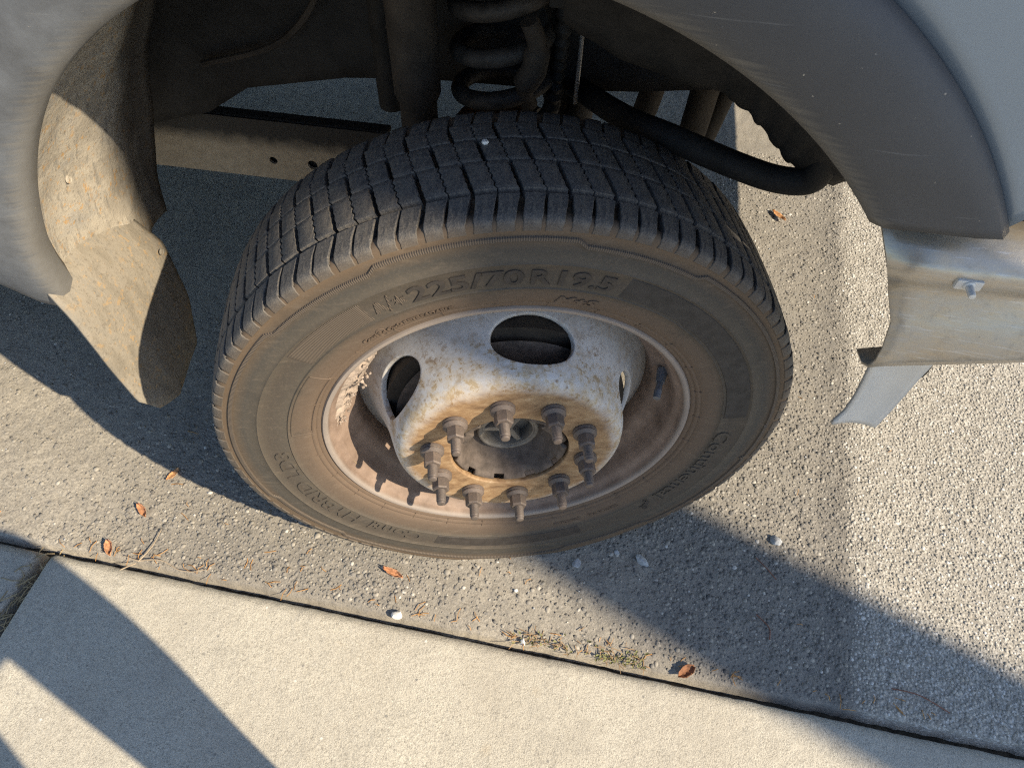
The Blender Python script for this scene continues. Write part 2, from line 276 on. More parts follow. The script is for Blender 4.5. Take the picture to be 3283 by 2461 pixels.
def m_bumper():
    M = MT('bumper_metal'); o = M.xyz(); f = M.noise(14, 6, 0.7); sc = M.noise(1.0, 3, 0.6, vec=M.mapping((25, 25, 420), (0, 0.2, 0))); g = M.noise(1.0, 4, 0.6, vec=M.mapping((60, 60, 200)))
    c = M.mix(f, (0.34, 0.31, 0.265), (0.46, 0.42, 0.355))
    c = M.mix(M.math('MULTIPLY', M.step(g, 0.40, 0.66), 0.6), c, (0.44, 0.36, 0.25)); c = M.mix(M.math('MULTIPLY', M.step(M.noise(60, 6, 0.75), 0.54, 0.66), 0.35), c, (0.21, 0.195, 0.175))  # tan dirt, its warmth also stands in for sunlight on the shaded bumper
    c = M.mix(M.math('MULTIPLY', M.step(sc, 0.60, 0.68), 0.7), c, (0.50, 0.485, 0.46))
    ck = M.step(M.noise(1.0, 4, 0.7, vec=M.mapping((150, 150, 60), (0, 0.6, 0))), 0.70, 0.74); c = M.mix(M.math('MULTIPLY', ck, 0.6), c, (0.09, 0.08, 0.075))
    M.col(c); M.metal(M.ramp(M.noise(9, 4), [(0.35, 0.30), (0.65, 0.60)])); M.rough(M.ramp(M.noise(22, 5), [(0.3, 0.24), (0.7, 0.46)])); M.bump(f, 0.12, 0.006); M.bump(sc, 0.1, 0.001); MATS['bumper_metal'] = M.m
m_bumper()
def m_galv():
    M = MT('galvanised'); sc = M.noise(1.0, 4, 0.6, vec=M.mapping((40, 40, 160), (0, 0.5, 0))); f = M.noise(25, 4)
    c = M.mix(f, (0.50, 0.495, 0.475), (0.62, 0.61, 0.58)); c = M.mix(M.math('MULTIPLY', M.step(sc, 0.58, 0.72), 0.6), c, (0.66, 0.66, 0.64)); M.col(c); M.metal(0.25); M.rough(0.5); MATS['galvanised'] = M.m
m_galv()
simple('glass_dark', (0.02, 0.025, 0.03), 0.05, 0.0, var=0.1)
simple('leaf_brown', (0.46, 0.235, 0.125), 0.9, var=0.5, scale=140, bump=0.3, bscale=300)
simple('leaf_tan', (0.52, 0.28, 0.13), 0.9, var=0.4, scale=140, bump=0.3, bscale=300)
simple('leaf_dark', (0.22, 0.10, 0.05), 0.8, var=0.4, scale=140, bump=0.3, bscale=300)
simple('needle', (0.42, 0.22, 0.07), 0.8, var=0.4, scale=60)
simple('straw', (0.36, 0.28, 0.16), 0.8, var=0.3, scale=60)
simple('twig_bark', (0.34, 0.27, 0.19), 0.85, var=0.3, scale=90)
simple('twig_red', (0.20, 0.09, 0.06), 0.85, var=0.3, scale=90)
simple('dry_stem', (0.30, 0.20, 0.11), 0.85, var=0.4, scale=80)
simple('weed_green', (0.15, 0.15, 0.06), 0.7, var=0.5, scale=80)
simple('stone_pale', (0.66, 0.65, 0.62), 0.85, var=0.2, scale=90, bump=0.3, bscale=300)
simple('stone_grey', (0.36, 0.37, 0.38), 0.85, var=0.3, scale=90, bump=0.4, bscale=300)
simple('wood_pole', (0.16, 0.12, 0.085), 0.9, var=0.4, scale=20, bump=0.5, bscale=60)
simple('denim', (0.03, 0.04, 0.07), 0.9, var=0.3, scale=60, bump=0.4, bscale=500)
simple('jacket', (0.04, 0.045, 0.05), 0.8, var=0.3, scale=40, bump=0.3, bscale=300)
simple('skin', (0.50, 0.30, 0.22), 0.55, var=0.1, scale=40)
simple('hair', (0.05, 0.032, 0.02), 0.7, var=0.4, scale=90, bump=0.6, bscale=200)
simple('shoe', (0.05, 0.035, 0.025), 0.6, var=0.3, scale=40)

# ------------------------------------------------------------------ mesh helpers
def link(o, parent=None):
    COL.objects.link(o)
    if parent: o.parent = parent
    return o
def meshdata(name, v, f, mat, smooth=True, sharp=None):
    me = bpy.data.meshes.new(name); me.from_pydata([tuple(map(float, p)) for p in v], [], [tuple(int(i) for i in q) for q in f])
    if mat: me.materials.append(MATS[mat])
    if smooth: me.polygons.foreach_set('use_smooth', [True]*len(me.polygons))
    if smooth and sharp: me.set_sharp_from_angle(angle=rad(sharp))
    me.update(); return me
def obj(name, v, f, mat, parent=None, smooth=True, sharp=35):
    return link(bpy.data.objects.new(name, meshdata(name, v, f, mat, smooth, sharp)), parent)
def empty(name, loc=(0, 0, 0), rz=0):
    o = bpy.data.objects.new(name, None); COL.objects.link(o); o.location = loc; o.rotation_euler = (0, 0, rz); o.empty_display_size = 0.1; return o
def tag(o, label=None, cat=None, group=None, kind=None):
    if label: o['label'] = label
    if cat: o['category'] = cat
    if group: o['group'] = group
    if kind: o['kind'] = kind
    return o
def lathe(prof, n=96, a0=0.0, a1=2*PI, closed_prof=False):
    full = abs(a1-a0-2*PI) < 1e-6; m = n if full else n+1
    v = []; f = []; k = len(prof)
    for i in range(m):
        a = a0+(a1-a0)*i/n
        for r, y in prof: v.append((r*math.cos(a), y, r*math.sin(a)))
    for i in range(n):
        j = (i+1) % m
        for p in range(k if closed_prof else k-1):
            q = (p+1) % k
            f.append((i*k+p, i*k+q, j*k+q, j*k+p))
    return v, f
def tube(pts, r, n=10, caps=True):
    pts = [Vector(p) for p in pts]; v = []; f = []; R = r if isinstance(r, (list, tuple)) else [r]*len(pts)
    t = (pts[1]-pts[0]).normalized(); x = t.orthogonal().normalized()
    for i, p in enumerate(pts):
        t = (pts[min(i+1, len(pts)-1)]-pts[max(i-1, 0)]).normalized(); x = (x-t*x.dot(t)).normalized(); y = t.cross(x)
        for k in range(n): a = 2*PI*k/n; v.append(p+x*R[i]*math.cos(a)+y*R[i]*math.sin(a))
    for i in range(len(pts)-1):
        for k in range(n): k2 = (k+1) % n; f.append((i*n+k, i*n+k2, (i+1)*n+k2, (i+1)*n+k))
    if caps: f.append(tuple(reversed(range(n)))); f.append(tuple((len(pts)-1)*n+k for k in range(n)))
    return v, f
def box(a, b, bev=0.0):
    bm = bmesh.new(); bmesh.ops.create_cube(bm, size=1)
    for v in bm.verts: v.co = Vector([(a[i]+b[i])/2+v.co[i]*(b[i]-a[i]) for i in range(3)])
    if bev: bmesh.ops.bevel(bm, geom=bm.edges[:], offset=bev, segments=2, affect='EDGES', profile=0.6)
    v = [tuple(x.co) for x in bm.verts]; bm.verts.index_update(); f = [tuple(x.index for x in q.verts) for q in bm.faces]; bm.free(); return v, f
def join(*parts):
    V = []; F = []
    for v, f in parts: o = len(V); V += list(v); F += [tuple(i+o for i in q) for q in f]
    return V, F
def grid(nu, nv, fn, flip=False):
    v = [fn(i/(nu-1), j/(nv-1)) for i in range(nu) for j in range(nv)]
    f = []
    for i in range(nu-1):
        for j in range(nv-1):
            a = i*nv+j; q = (a, a+1, a+nv+1, a+nv); f.append(q[::-1] if flip else q)
    return v, f
def catmull(p, n=8):
    p = [Vector(q) for q in p]; out = []
    for i in range(len(p)-1):
        a = p[max(i-1, 0)]; b = p[i]; c = p[i+1]; d = p[min(i+2, len(p)-1)]
        for k in range(n):
            t = k/n; out.append(0.5*((2*b)+(c-a)*t+(2*a-5*b+4*c-d)*t*t+(3*b-a-3*c+d)*t*t*t))
    out.append(p[-1]); return out
def solid(o, t, off=-1.0):
    m = o.modifiers.new('solid', 'SOLIDIFY'); m.thickness = t; m.offset = off; return o
def bevel(o, w, seg=2, ang=30):
    m = o.modifiers.new('bevel', 'BEVEL'); m.width = w; m.segments = seg; m.limit_method = 'ANGLE'; m.angle_limit = rad(ang); return o

# numpy value noise
def vnoise(x, y, seed=0):
    xi = np.floor(x).astype(int); yi = np.floor(y).astype(int); fx = x-xi; fy = y-yi; fx = fx*fx*(3-2*fx); fy = fy*fy*(3-2*fy)
    def h(a, b):
        n = (a*374761393+b*668265263+seed*974711) & 0x7fffffff; n = ((n ^ (n >> 13))*1274126177) & 0x7fffffff; n = n ^ (n >> 16); return (n & 0xffff)/65535.0
    return (h(xi, yi)*(1-fx)+h(xi+1, yi)*fx)*(1-fy)+(h(xi, yi+1)*(1-fx)+h(xi+1, yi+1)*fx)*fy
def vn(x, y, seed=0): return float(vnoise(np.array([x]), np.array([y]), seed)[0])
def worley(x, y, seed=0):
    xi = np.floor(x).astype(int); yi = np.floor(y).astype(int); best = np.full(x.shape, 9.0)
    for dx in (-1, 0, 1):
        for dy in (-1, 0, 1):
            a = xi+dx; b = yi+dy
            def h(s):
                n = (a*374761393+b*668265263+(seed+s)*974711) & 0x7fffffff; n = ((n ^ (n >> 13))*1274126177) & 0x7fffffff; n = n ^ (n >> 16); return (n & 0xffff)/65535.0
            best = np.minimum(best, (a+h(1)-x)**2+(b+h(2)-y)**2)
    return np.sqrt(best)

# ------------------------------------------------------------------ ground (frame turned with the kerb joint)
KA = rad(-16.2)
gnd = empty  # alias kept short
def gobj(name, v, f, mat, smooth=True):
    o = obj(name, v, f, mat, None, smooth, None); o.rotation_euler = (0, 0, KA); return o
def G(x, y, z=0.0):   # kerb frame -> world
    return Vector((x*math.cos(KA)-y*math.sin(KA), x*math.sin(KA)+y*math.cos(KA), z))
def K(x, y):          # world -> kerb frame
    return x*math.cos(KA)+y*math.sin(KA), -x*math.sin(KA)+y*math.cos(KA)

def tensor(xs, ys, h):
    X, Y = np.meshgrid(xs, ys, indexing='ij'); Z = h(X, Y); nx, ny = X.shape
    v = np.stack([X, Y, Z], -1).reshape(-1, 3); i, j = np.meshgrid(np.arange(nx-1), np.arange(ny-1), indexing='ij'); a = (i*ny+j).ravel()
    f = np.stack([a, a+ny, a+ny+1, a+1], -1); return v, f
def fastobj(name, v, f, mat):
    me = bpy.data.meshes.new(name); me.vertices.add(len(v)); me.vertices.foreach_set('co', v.astype(np.float32).ravel())
    me.loops.add(f.size); me.loops.foreach_set('vertex_index', f.astype(np.int32).ravel()); me.polygons.add(len(f))
    me.polygons.foreach_set('loop_start', np.arange(0, f.size, 4, dtype=np.int32))
    me.polygons.foreach_set('use_smooth', np.ones(len(f), bool)); me.materials.append(MATS[mat]); me.update(calc_edges=True); me.validate()
    o = bpy.data.objects.new(name, me); COL.objects.link(o); o.rotation_euler = (0, 0, KA); return o

def road_h(X, Y):
    z = 0.0035*(vnoise(X*9, Y*9, 3)-0.5)+0.0018*(vnoise(X*45, Y*45, 4)-0.5)
    near = np.clip(1-np.maximum(np.abs(X)-1.5, 0)/0.2, 0, 1)
    w = worley(X/0.0125, Y/0.0125, 5); pale = np.clip((X-0.62)/0.03, 0, 1)
    amt = 0.35+0.65*np.clip((vnoise(X*3.5, Y*3.5, 8)-0.35)*3, 0, 1)
    z = z+near*amt*0.0012*(0.5-np.clip(w, 0, 0.8))+near*0.0012*(vnoise(X*95, Y*95, 15)-0.5)
    z = z+near*0.0012*(vnoise(X*170, Y*170, 9)-0.5)
    # ragged, crumbled edge at the joint
    e = np.clip((Y+0.168)/0.02, 0, 1); z = z-(1-e)*0.003
    e2 = Y < -0.1679
    return np.where(e2, -0.034, z)
far = [3, 5, 9, 18, 40, 90, 200]
xs = np.array([-x for x in far[::-1]]+list(np.arange(-1.9, 1.5, 0.0048))+[2]+far)
ys = np.array([-0.1681, -0.168]+list(np.arange(-0.164, 1.0, 0.0048))+list(np.arange(1.0, 2.0, 0.012))+[2.2]+far)
v, f = tensor(xs, ys, road_h)
jit = (vnoise(v[:, 0]*28, v[:, 0]*0+3, 21)-0.5)*0.003+(vnoise(v[:, 0]*110, v[:, 0]*0+9, 22)-0.5)*0.0025
edge_w = np.clip(1-(v[:, 1]+0.168)/0.05, 0, 1); v[:, 1] += jit*edge_w
road = tag(fastobj('road', v, f, 'asphalt'), 'worn grey asphalt road with exposed stones under the truck', 'road', kind='structure')
def aggregate():
    ph = (1+5**.5)/2; ico = np.array([(-1, ph, 0), (1, ph, 0), (-1, -ph, 0), (1, -ph, 0), (0, -1, ph), (0, 1, ph), (0, -1, -ph), (0, 1, -ph), (ph, 0, -1), (ph, 0, 1), (-ph, 0, -1), (-ph, 0, 1)])/math.sqrt(1+ph*ph)
    fac = np.array([(0, 11, 5), (0, 5, 1), (0, 1, 7), (0, 7, 10), (0, 10, 11), (1, 5, 9), (5, 11, 4), (11, 10, 2), (10, 7, 6), (7, 1, 8), (3, 9, 4), (3, 4, 2), (3, 2, 6), (3, 6, 8), (3, 8, 9), (4, 9, 5), (2, 4, 11), (6, 2, 10), (8, 6, 7), (9, 8, 1)])
    P = []
    for (x0, x1, y0, y1, sp) in ((-1.55, 0.64, -0.163, 0.42, 0.0068), (0.30, 0.64, 0.42, 1.35, 0.0085), (0.64, 1.42, -0.163, 1.35, 0.0066)):
        gx, gy = np.meshgrid(np.arange(x0, x1, sp), np.arange(y0, y1, sp)); n = gx.size
        P.append(np.stack([gx.ravel()+RNG.uniform(-.48, .48, n)*sp, gy.ravel()+RNG.uniform(-.48, .48, n)*sp], -1))
    P = np.concatenate(P); x, y = P[:, 0], P[:, 1]
    pale = x > 0.625+0.05*y+0.03*(vnoise(x*25, y*25, 71)-.5)
    zx = np.interp(x+0.4*(vnoise(x*4, y*4, 72)-.5), [-1.2, -0.85, -0.62, -0.2, -0.02, 0.16, 0.32, 0.62], [0.15, 0.2, 0.85, 0.9, 0.35, 0.3, 0.85, 0.95])
    keep = RNG.random(len(P)) < np.where(pale, 0.95, zx); keep &= y > -0.160; x, y, pale = x[keep], y[keep], pale[keep]; n = len(x)
    r = np.where(pale, 0.0017+0.0026*RNG.random(n)**1.3, 0.0016+0.0042*RNG.random(n)**2.0)
    tone = np.where(pale, np.clip(RNG.normal(0.80, 0.11, n), 0.4, 1.0), np.clip(RNG.normal(0.42, 0.20, n), 0.0, 0.95))
    sc_ = np.stack([r*RNG.uniform(.75, 1.25, n), r*RNG.uniform(.75, 1.25, n), r*RNG.uniform(.40, .62, n)], -1); a = RNG.uniform(0, 2*PI, n); z0 = road_h(x, y)+0.0009-sc_[:, 2]*RNG.uniform(0.45, 1.0, n)
    v = ico[None]*RNG.uniform(.8, 1.2, (n, 12, 1))*sc_[:, None, :]; ca, sa = np.cos(a)[:, None], np.sin(a)[:, None]
    v = np.stack([v[..., 0]*ca-v[..., 1]*sa+x[:, None], v[..., 0]*sa+v[..., 1]*ca+y[:, None], v[..., 2]+z0[:, None]], -1).reshape(-1, 3); f = (fac[None]+12*np.arange(n)[:, None, None]).reshape(-1, 3)
    me = bpy.data.meshes.new('aggregate'); me.vertices.add(len(v)); me.vertices.foreach_set('co', v.astype(np.float32).ravel()); me.loops.add(f.size); me.loops.foreach_set('vertex_index', f.astype(np.int32).ravel())
    me.polygons.add(len(f)); me.polygons.foreach_set('loop_start', np.arange(0, f.size, 3, dtype=np.int32)); me.polygons.foreach_set('use_smooth', np.ones(len(f), bool)); me.materials.append(MATS['aggregate'])
    me.attributes.new('tone', 'FLOAT', 'POINT').data.foreach_set('value', np.repeat(tone, 12).astype(np.float32)); me.update(calc_edges=True)
    o = link(bpy.data.objects.new('aggregate', me), road); o['kind'] = 'stuff'; return o
aggregate()
base = gobj('ground', [(-220, -220, -0.036), (220, -220, -0.036), (220, 220, -0.036), (-220, 220, -0.036)], [(0, 1, 2, 3)], 'soil', False)
tag(base, 'dark soil showing in the joints of the paving', 'ground', kind='structure')

def slab(name, x0, x1, y0, y1, label, dz=0.0, fx=0.006):
    R = 0.022
    def edgepos(a, b, fine):
        return list(np.arange(a, b, fine))+[b]
    xx = [x0, x0+0.0005, x0+0.003, x0+0.007, x0+0.012]+edgepos(max(x0+0.02, -1.6), min(x1-0.02, 1.6), fx)+[x1-0.012, x1-0.007, x1-0.003, x1-0.0005, x1]
    if x1 > 1.7: xx = [a for a in xx if a <= 1.6]+[3, 8, 30, x1-0.01, x1]
    if x0 < -1.7: xx = [x0, x0+0.01, -30, -8, -3]+[a for a in xx if a >= -1.61]
    yy = [y0, y0+0.001, -8, -2]+edgepos(-1.2, y1-0.05, fx)+list(np.arange(y1-0.046, y1-0.016, 0.004))+[y1-0.0145, y1-0.010, y1-0.005, y1-0.002, y1-0.0004, y1]
    xx = np.array(sorted(set(np.round(xx, 5)))); yy = np.array(sorted(set(np.round([a for a in yy if a <= y1], 5))))
    def h(X, Y):
        z = dz*(1-0.85*np.clip((X-0.15)/0.6, 0, 1))+0.0016*(vnoise(X*14, Y*14, 31)-0.5)+0.0011*(vnoise(X*150, Y*150, 33)-0.5)
        d = np.clip((y1-Y)/R, 0, 1); z = z-R*(1-np.sqrt(np.clip(1-(1-d)**2, 0, 1)))*0.9
        for ed in (X-x0, x1-X):
            d = np.clip(ed/0.012, 0, 1); z = z-0.012*(1-np.sqrt(np.clip(1-(1-d)**2, 0, 1)))
        return np.where((Y >= y1-1e-6) | (X <= x0+1e-6) | (X >= x1-1e-6), -0.035, z)
    v, f = tensor(xx, yy, h)
    j = (vnoise(v[:, 0]*20, v[:, 0]*0+1, 41)-0.5)*0.002+(vnoise(v[:, 0]*90, v[:, 0]*0+1, 42)-0.5)*0.001
    v[:, 1] += j*np.clip(1-(y1-v[:, 1])/0.03, 0, 1)
    return tag(fastobj(name, v, f, 'concrete'), label, 'pavement', kind='structure')
slab('pavement', -0.803, 60, -60, -0.1805, 'pale sunlit concrete slab in front of the wheel', 0.0130)
slab('pavement', -60, -0.832, -60, -0.178, 'shaded concrete slab at the left edge, beyond the debris filled joint', 0.002)

# ------------------------------------------------------------------ truck
TA = rad(-14.0); WR = 0.385
truck = empty('truck', (0, 0, 0), TA)
tag(truck, 'dusty silver truck parked beside the concrete, seen at its front wheel', 'truck')
def part(name, v, f, mat, smooth=True, sharp=35): return obj(name, v, f, mat, truck, smooth, sharp)

# ---- tyre: carcass
SIDE = [(0.2585, 0.006), (0.2612, 0.0015), (0.2660, -0.0025), (0.2685, -0.0022), (0.2700, -0.0048), (0.2735, -0.0062), (0.2750, -0.0058), (0.2765, -0.0075), (0.285, -0.0100), (0.2970, -0.0125),
        (0.3035, -0.0135), (0.3045, -0.0150), (0.3060, -0.0136), (0.316, -0.0150), (0.330, -0.0160), (0.3420, -0.0163), (0.3435, -0.0178), (0.3455, -0.0163), (0.3560, -0.0158), (0.3660, -0.0150),
        (0.3760, -0.0140), (0.3830, -0.0134), (0.3870, -0.0132), (0.3915, -0.0120), (0.3955, -0.0098), (0.3975, -0.0055), (0.3965, 0.0010)]
def side_y(r):
    rs = [0.2585, 0.2660, 0.2765, 0.285, 0.297, 0.3035, 0.316, 0.330, 0.342, 0.356, 0.366, 0.376, 0.383, 0.3865]
    yv = [0.0, -0.0025, -0.0075, -0.0100, -0.0125, -0.0135, -0.0150, -0.0160, -0.0163, -0.0158, -0.0150, -0.0140, -0.0132, -0.0120]
    return float(np.interp(r, rs, yv))
MID = 0.0865
prof = SIDE+[(0.3915, 0.012), (0.3905, 0.03), (0.3915, 0.0865), (0.3905, 0.143), (0.3915, 0.161)]+[(r, 2*MID-y) for r, y in SIDE[::-1]]
def squash(p):
    x, y, z = p; zw = z+WR
    if zw < 0.09:
        k = (0.09-zw)/0.11; y = y+(-0.010 if y < MID else 0.010)*k*k*min(1.0, abs(y-MID)/0.08); x = x*(1+0.01*k)
    return (x, y, max(z, -WR+0.004)) if zw < 0.05 else (x, y, z)
v, f = lathe(prof, 240); v = [squash(p) for p in v]
tyre = part('tyre', v, f, 'tyre_rubber', True, 50); tyre.location = (0, 0, WR); tyre.rotation_euler = (0, 0, -TA)
tag(tyre, 'dusty black tyre with blocky tread and raised sidewall lettering')

# ---- tread blocks
NP = 98; PITCH = 2*PI/NP; SL = rad(27.3)        # groove slant, radians per metre across
def rtop(y): return 0.4052-0.0042*((y-MID)/0.097)**2
def gcen(y): return SL*(y-0.034)                 # groove centre shift with y
def block_mesh(y0, y1, wl, wr, zl, zr, seed, ny=9):
    # wl, wr: half groove widths (m) at the high / low angle side; zl, zr: zigzag amplitude
    rs = random.Random(seed); rings = []
    ys_ = [y0+(y1-y0)*i/(ny-1) for i in range(ny)]
    zz = [(1 if i % 2 else -1) for i in range(ny)]
    lo = [gcen(y)-PITCH/2+(wr+zr*zz[i]+rs.uniform(-.0002, .0002))/0.404 for i, y in enumerate(ys_)]
    hi = [gcen(y)+PITCH/2-(wl-zl*zz[i]+rs.uniform(-.0002, .0002))/0.404 for i, y in enumerate(ys_)]
    loop = [(lo[i], ys_[i]) for i in range(ny)]+[(hi[i], ys_[i]) for i in reversed(range(ny))]
    ca = sum(a for a, y in loop)/len(loop); cy = (y0+y1)/2; n = len(loop); dz = rs.uniform(-0.0006, 0.0003)
    V = []; F = []
    def ring(ins, dr):
        for a, y in loop:
            la = (a-ca)*0.404; k = 1-ins/max(abs(la), 1e-4) if abs(la) > ins else 0; ky = 1-ins/((y1-y0)/2)
            yy = cy+(y-cy)*ky; aa = ca+la*k/0.404; r = rtop(yy)+dz+dr; V.append((r*math.cos(aa), yy, r*math.sin(aa)))
    ring(-0.0006, -0.0140); ring(0.0, -0.0012); ring(0.0003, -0.0003); ring(0.0009, 0.0)
    for k in range(3):
        for i in range(n): j = (i+1) % n; F.append((k*n+i, k*n+j, (k+1)*n+j, (k+1)*n+i))
    for i in range(ny-1): F.append((3*n+i, 3*n+i+1, 3*n+n-2-i, 3*n+n-1-i))
    return V, F
def shoulder_mesh(inner, wl, wr, seed):
    rs = random.Random(seed); dz = rs.uniform(-0.0007, 0.0002)
    pr = [(0.0272, rtop(0.0272)-0.013), (0.0272, rtop(0.0272)-0.0016), (0.0264, rtop(0.026)-0.0003), (0.012, rtop(0.012)), (-0.002, rtop(-0.002)-0.0006), (-0.0085, 0.3992), (-0.0112, 0.3965), (-0.0130, 0.3915), (-0.0145, 0.3868), (-0.0120, 0.3850)]
    if inner: pr = [(2*MID-y, r) for y, r in pr]
    V = []; F = []; m = len(pr)
    SS = rad(-24.0)
    a0 = gcen(0.0285 if not inner else 2*MID-0.0285)
    def edge(sg, w):
        out = []
        for k, (y, r) in enumerate(pr):
            d = (0.0285-y) if not inner else (y-(2*MID-0.0285)); ww = w*(1.0+0.5*min(1, d/0.04))
            j = 0.0004*math.sin(k*2.1+seed)+rs.uniform(-.0003, .0003)
            out.append((a0-SS*d*(1 if not inner else -1)+sg*(PITCH/2-(ww+j)/0.4), y, r+(dz if k < 6 else 0)))
        return out
    for sg, w in ((-1, wr), (1, wl)):
        e = edge(sg, w)
        for ins, dr in ((0.0, -0.0007), (0.0008, 0.0)):
            for k, (a, y, r) in enumerate(e):
                aa = a-sg*ins/0.4; rr = r+(dr if 0 < k < m-1 else 0); yy = y
                if k in (6, 7, 8): yy = y+(0.0008 if (dr < 0) != inner else 0.0)*(1 if not inner else -1)
                V.append((rr*math.cos(aa), yy, rr*math.sin(aa)))
    L = [0, 1, 3, 2]                                  # section order: low outer, low inset, high inset, high outer
    for a, b in zip(L[:-1], L[1:]):
        for k in range(m-1): F.append((a*m+k, a*m+k+1, b*m+k+1, b*m+k))
    for s, fl in ((0, False), (2, True)):             # side walls down to the carcass
        o = len(V)
        for k in range(m):
            x, y, z = V[s*m+k]; r = math.hypot(x, z); s2 = (r-0.012)/r if k < 6 else (r-0.004)/r
            V.append((x*s2, y+(0.004 if not inner else -0.004)*(k > 5), z*s2))
        for k in range(m-1):
            q = (s*m+k, s*m+k+1, o+k+1, o+k); F.append(q if fl else q[::-1])
    return V, F
WN, WD = 0.0009, 0.0026                                # narrow / wide half grooves
rows = [(0.0335, 0.0793), (0.0813, 0.1201), (0.1221, 0.1530)]
blk = {}
for ri, (a, b) in enumerate(rows):
    for par in (0, 1):
        for vv in range(2):
            wl, wr = (WD, WN) if (par+ri) % 2 == 0 else (WN, WD)
            blk[(ri, par, vv)] = block_mesh(a, b, wl, wr, 0.0013 if wl < .002 else 0.0005, 0.0013 if wr < .002 else 0.0005, ri*10+par*3+vv)
for par in (0, 1):
    for vv in range(3):
        wl, wr = (0.0027, 0.0013) if par == 0 else (0.0013, 0.0027)
        blk[('o', par, vv)] = shoulder_mesh(False, wl, wr, 50+par*5+vv); blk[('i', par, vv)] = shoulder_mesh(True, wl, wr, 70+par*5+vv)
blkme = {k: meshdata('tread_block', q[0], q[1], 'tread_rubber', True, 40) for k, q in blk.items()}
show = {0: (-14, 196), 1: (-12, 194), 2: (-8, 190), 'o': (-58, 232), 'i': (25, 160)}
rest_v = []; rest_f = []
PH0 = rad(84.8)
for i in range(NP):
    a = PH0+PITCH*(i+0.5); ad = (math.degrees(a)+90) % 360-90
    for row in (0, 1, 2, 'o', 'i'):
        lo, hi = show[row]; var = random.randrange(2 if row in (0, 1, 2) else 3); key = (row, i % 2, var)
        if lo <= ad <= hi:
            o = bpy.data.objects.new('tread_block', blkme[key]); link(o, tyre); o.rotation_euler = (0, -a, 0)
        else:
            V, F = blk[key]; c, s = math.cos(a), math.sin(a); off = len(rest_v)
            for x, y, z in V:
                X, Z = x*c-z*s, x*s+z*c; zw = Z+WR; rest_v.append((X, y, max(Z, -WR+0.0015) if zw < 0.05 else Z))
            rest_f += [tuple(q+off for q in t) for t in F]
tr = obj('tread', rest_v, rest_f, 'tread_rubber', tyre, True, 40); tr['kind'] = 'stuff'

# ---- sidewall relief
def on_side(a, r, h): return (r*math.cos(a), side_y(r)-h, r*math.sin(a))
def side_patch(name, fr, a0, a1, h, mat, n=None, lab=None):
    # fr(a) -> list of (r) from inner to outer; raised strip with sloped flanks
    n = n or max(2, int(abs(a1-a0)/rad(0.8))); V = []; F = []
    for i in range(n+1):
        a = a0+(a1-a0)*i/n; ri, ro = fr(a); e = 0.0012
        ends = 1.0 if 0 < i < n else 0.0
        for r, k in ((ri, 0), (ri+e, 1), ((ri+ro)/2, 1), (ro-e, 1), (ro, 0)): V.append(on_side(a, r, -0.0008 if k == 0 or ends == 0 else h))
    for i in range(n):
        for k in range(4): F.append((i*5+k, i*5+k+1, i*5+k+6, i*5+k+5))
    o = obj(name, [squash(p) for p in V], F, mat, tyre, True, 30)
    if lab: o['label'] = lab
    return o
steps = [(-14, .3735), (55, .3665), (78, .3735), (113, .3665), (137, .3735), (197, .3665), (222, .3735), (285, .3665), (310, .3735), (346, .3665)]
def zig(a):
    d = math.degrees(a) % 360; 
    pts = sorted([(s % 360, r) for s, r in steps]); cur = pts[-1][1]; res = cur
    for s, r in pts:
        if d >= s:
            t = min(1.0, (d-s)/1.6); res = cur+(r-cur)*t; cur = r
        else: break
    return res
side_patch('sidewall_rib', lambda a: (zig(a), zig(a)+0.0066), 0, 2*PI-1e-4, 0.0026, 'serrated_rubber', 720)
side_patch('sidewall_panel', lambda a: (0.3075, 0.3405), rad(120), rad(142), 0.0007, 'serrated_rubber')
side_patch('sidewall_panel', lambda a: (0.3075, 0.3405), rad(4), rad(67.5), 0.0009, 'clean_rubber')
side_patch('sidewall_panel', lambda a: (0.3085, 0.3340), rad(-113), rad(-66), 0.0008, 'letter_rubber')
# outlined panel on the left
def outline(a0, a1, r0, r1, w=0.0011, h=0.0010):
    pts = []
    for t in np.linspace(0, 1, 24): pts.append((a0+(a1-a0)*t, r1))
    for t in np.linspace(0, 1, 6)[1:]: pts.append((a1, r1+(r0-r1)*t))
    for t in np.linspace(0, 1, 24)[1:]: pts.append((a1+(a0-a1)*t, r0))
    for t in np.linspace(0, 1, 6)[1:]: pts.append((a0, r0+(r1-r0)*t))
    P = [Vector(on_side(a, r, 0.0)) for a, r in pts]
    return tube(P, w, 6, False)
v, f = outline(rad(146), rad(172), 0.273, 0.300); obj('sidewall_rib', v, f, 'tyre_rubber', tyre)
for k in range(28):
    a = 2*PI*k/28+0.07; v, f = tube([on_side(a, 0.2665, 0.0), on_side(a, 0.2765, 0.0003)], 0.0006, 5); obj('bead_rib', v, f, 'tyre_rubber', tyre)

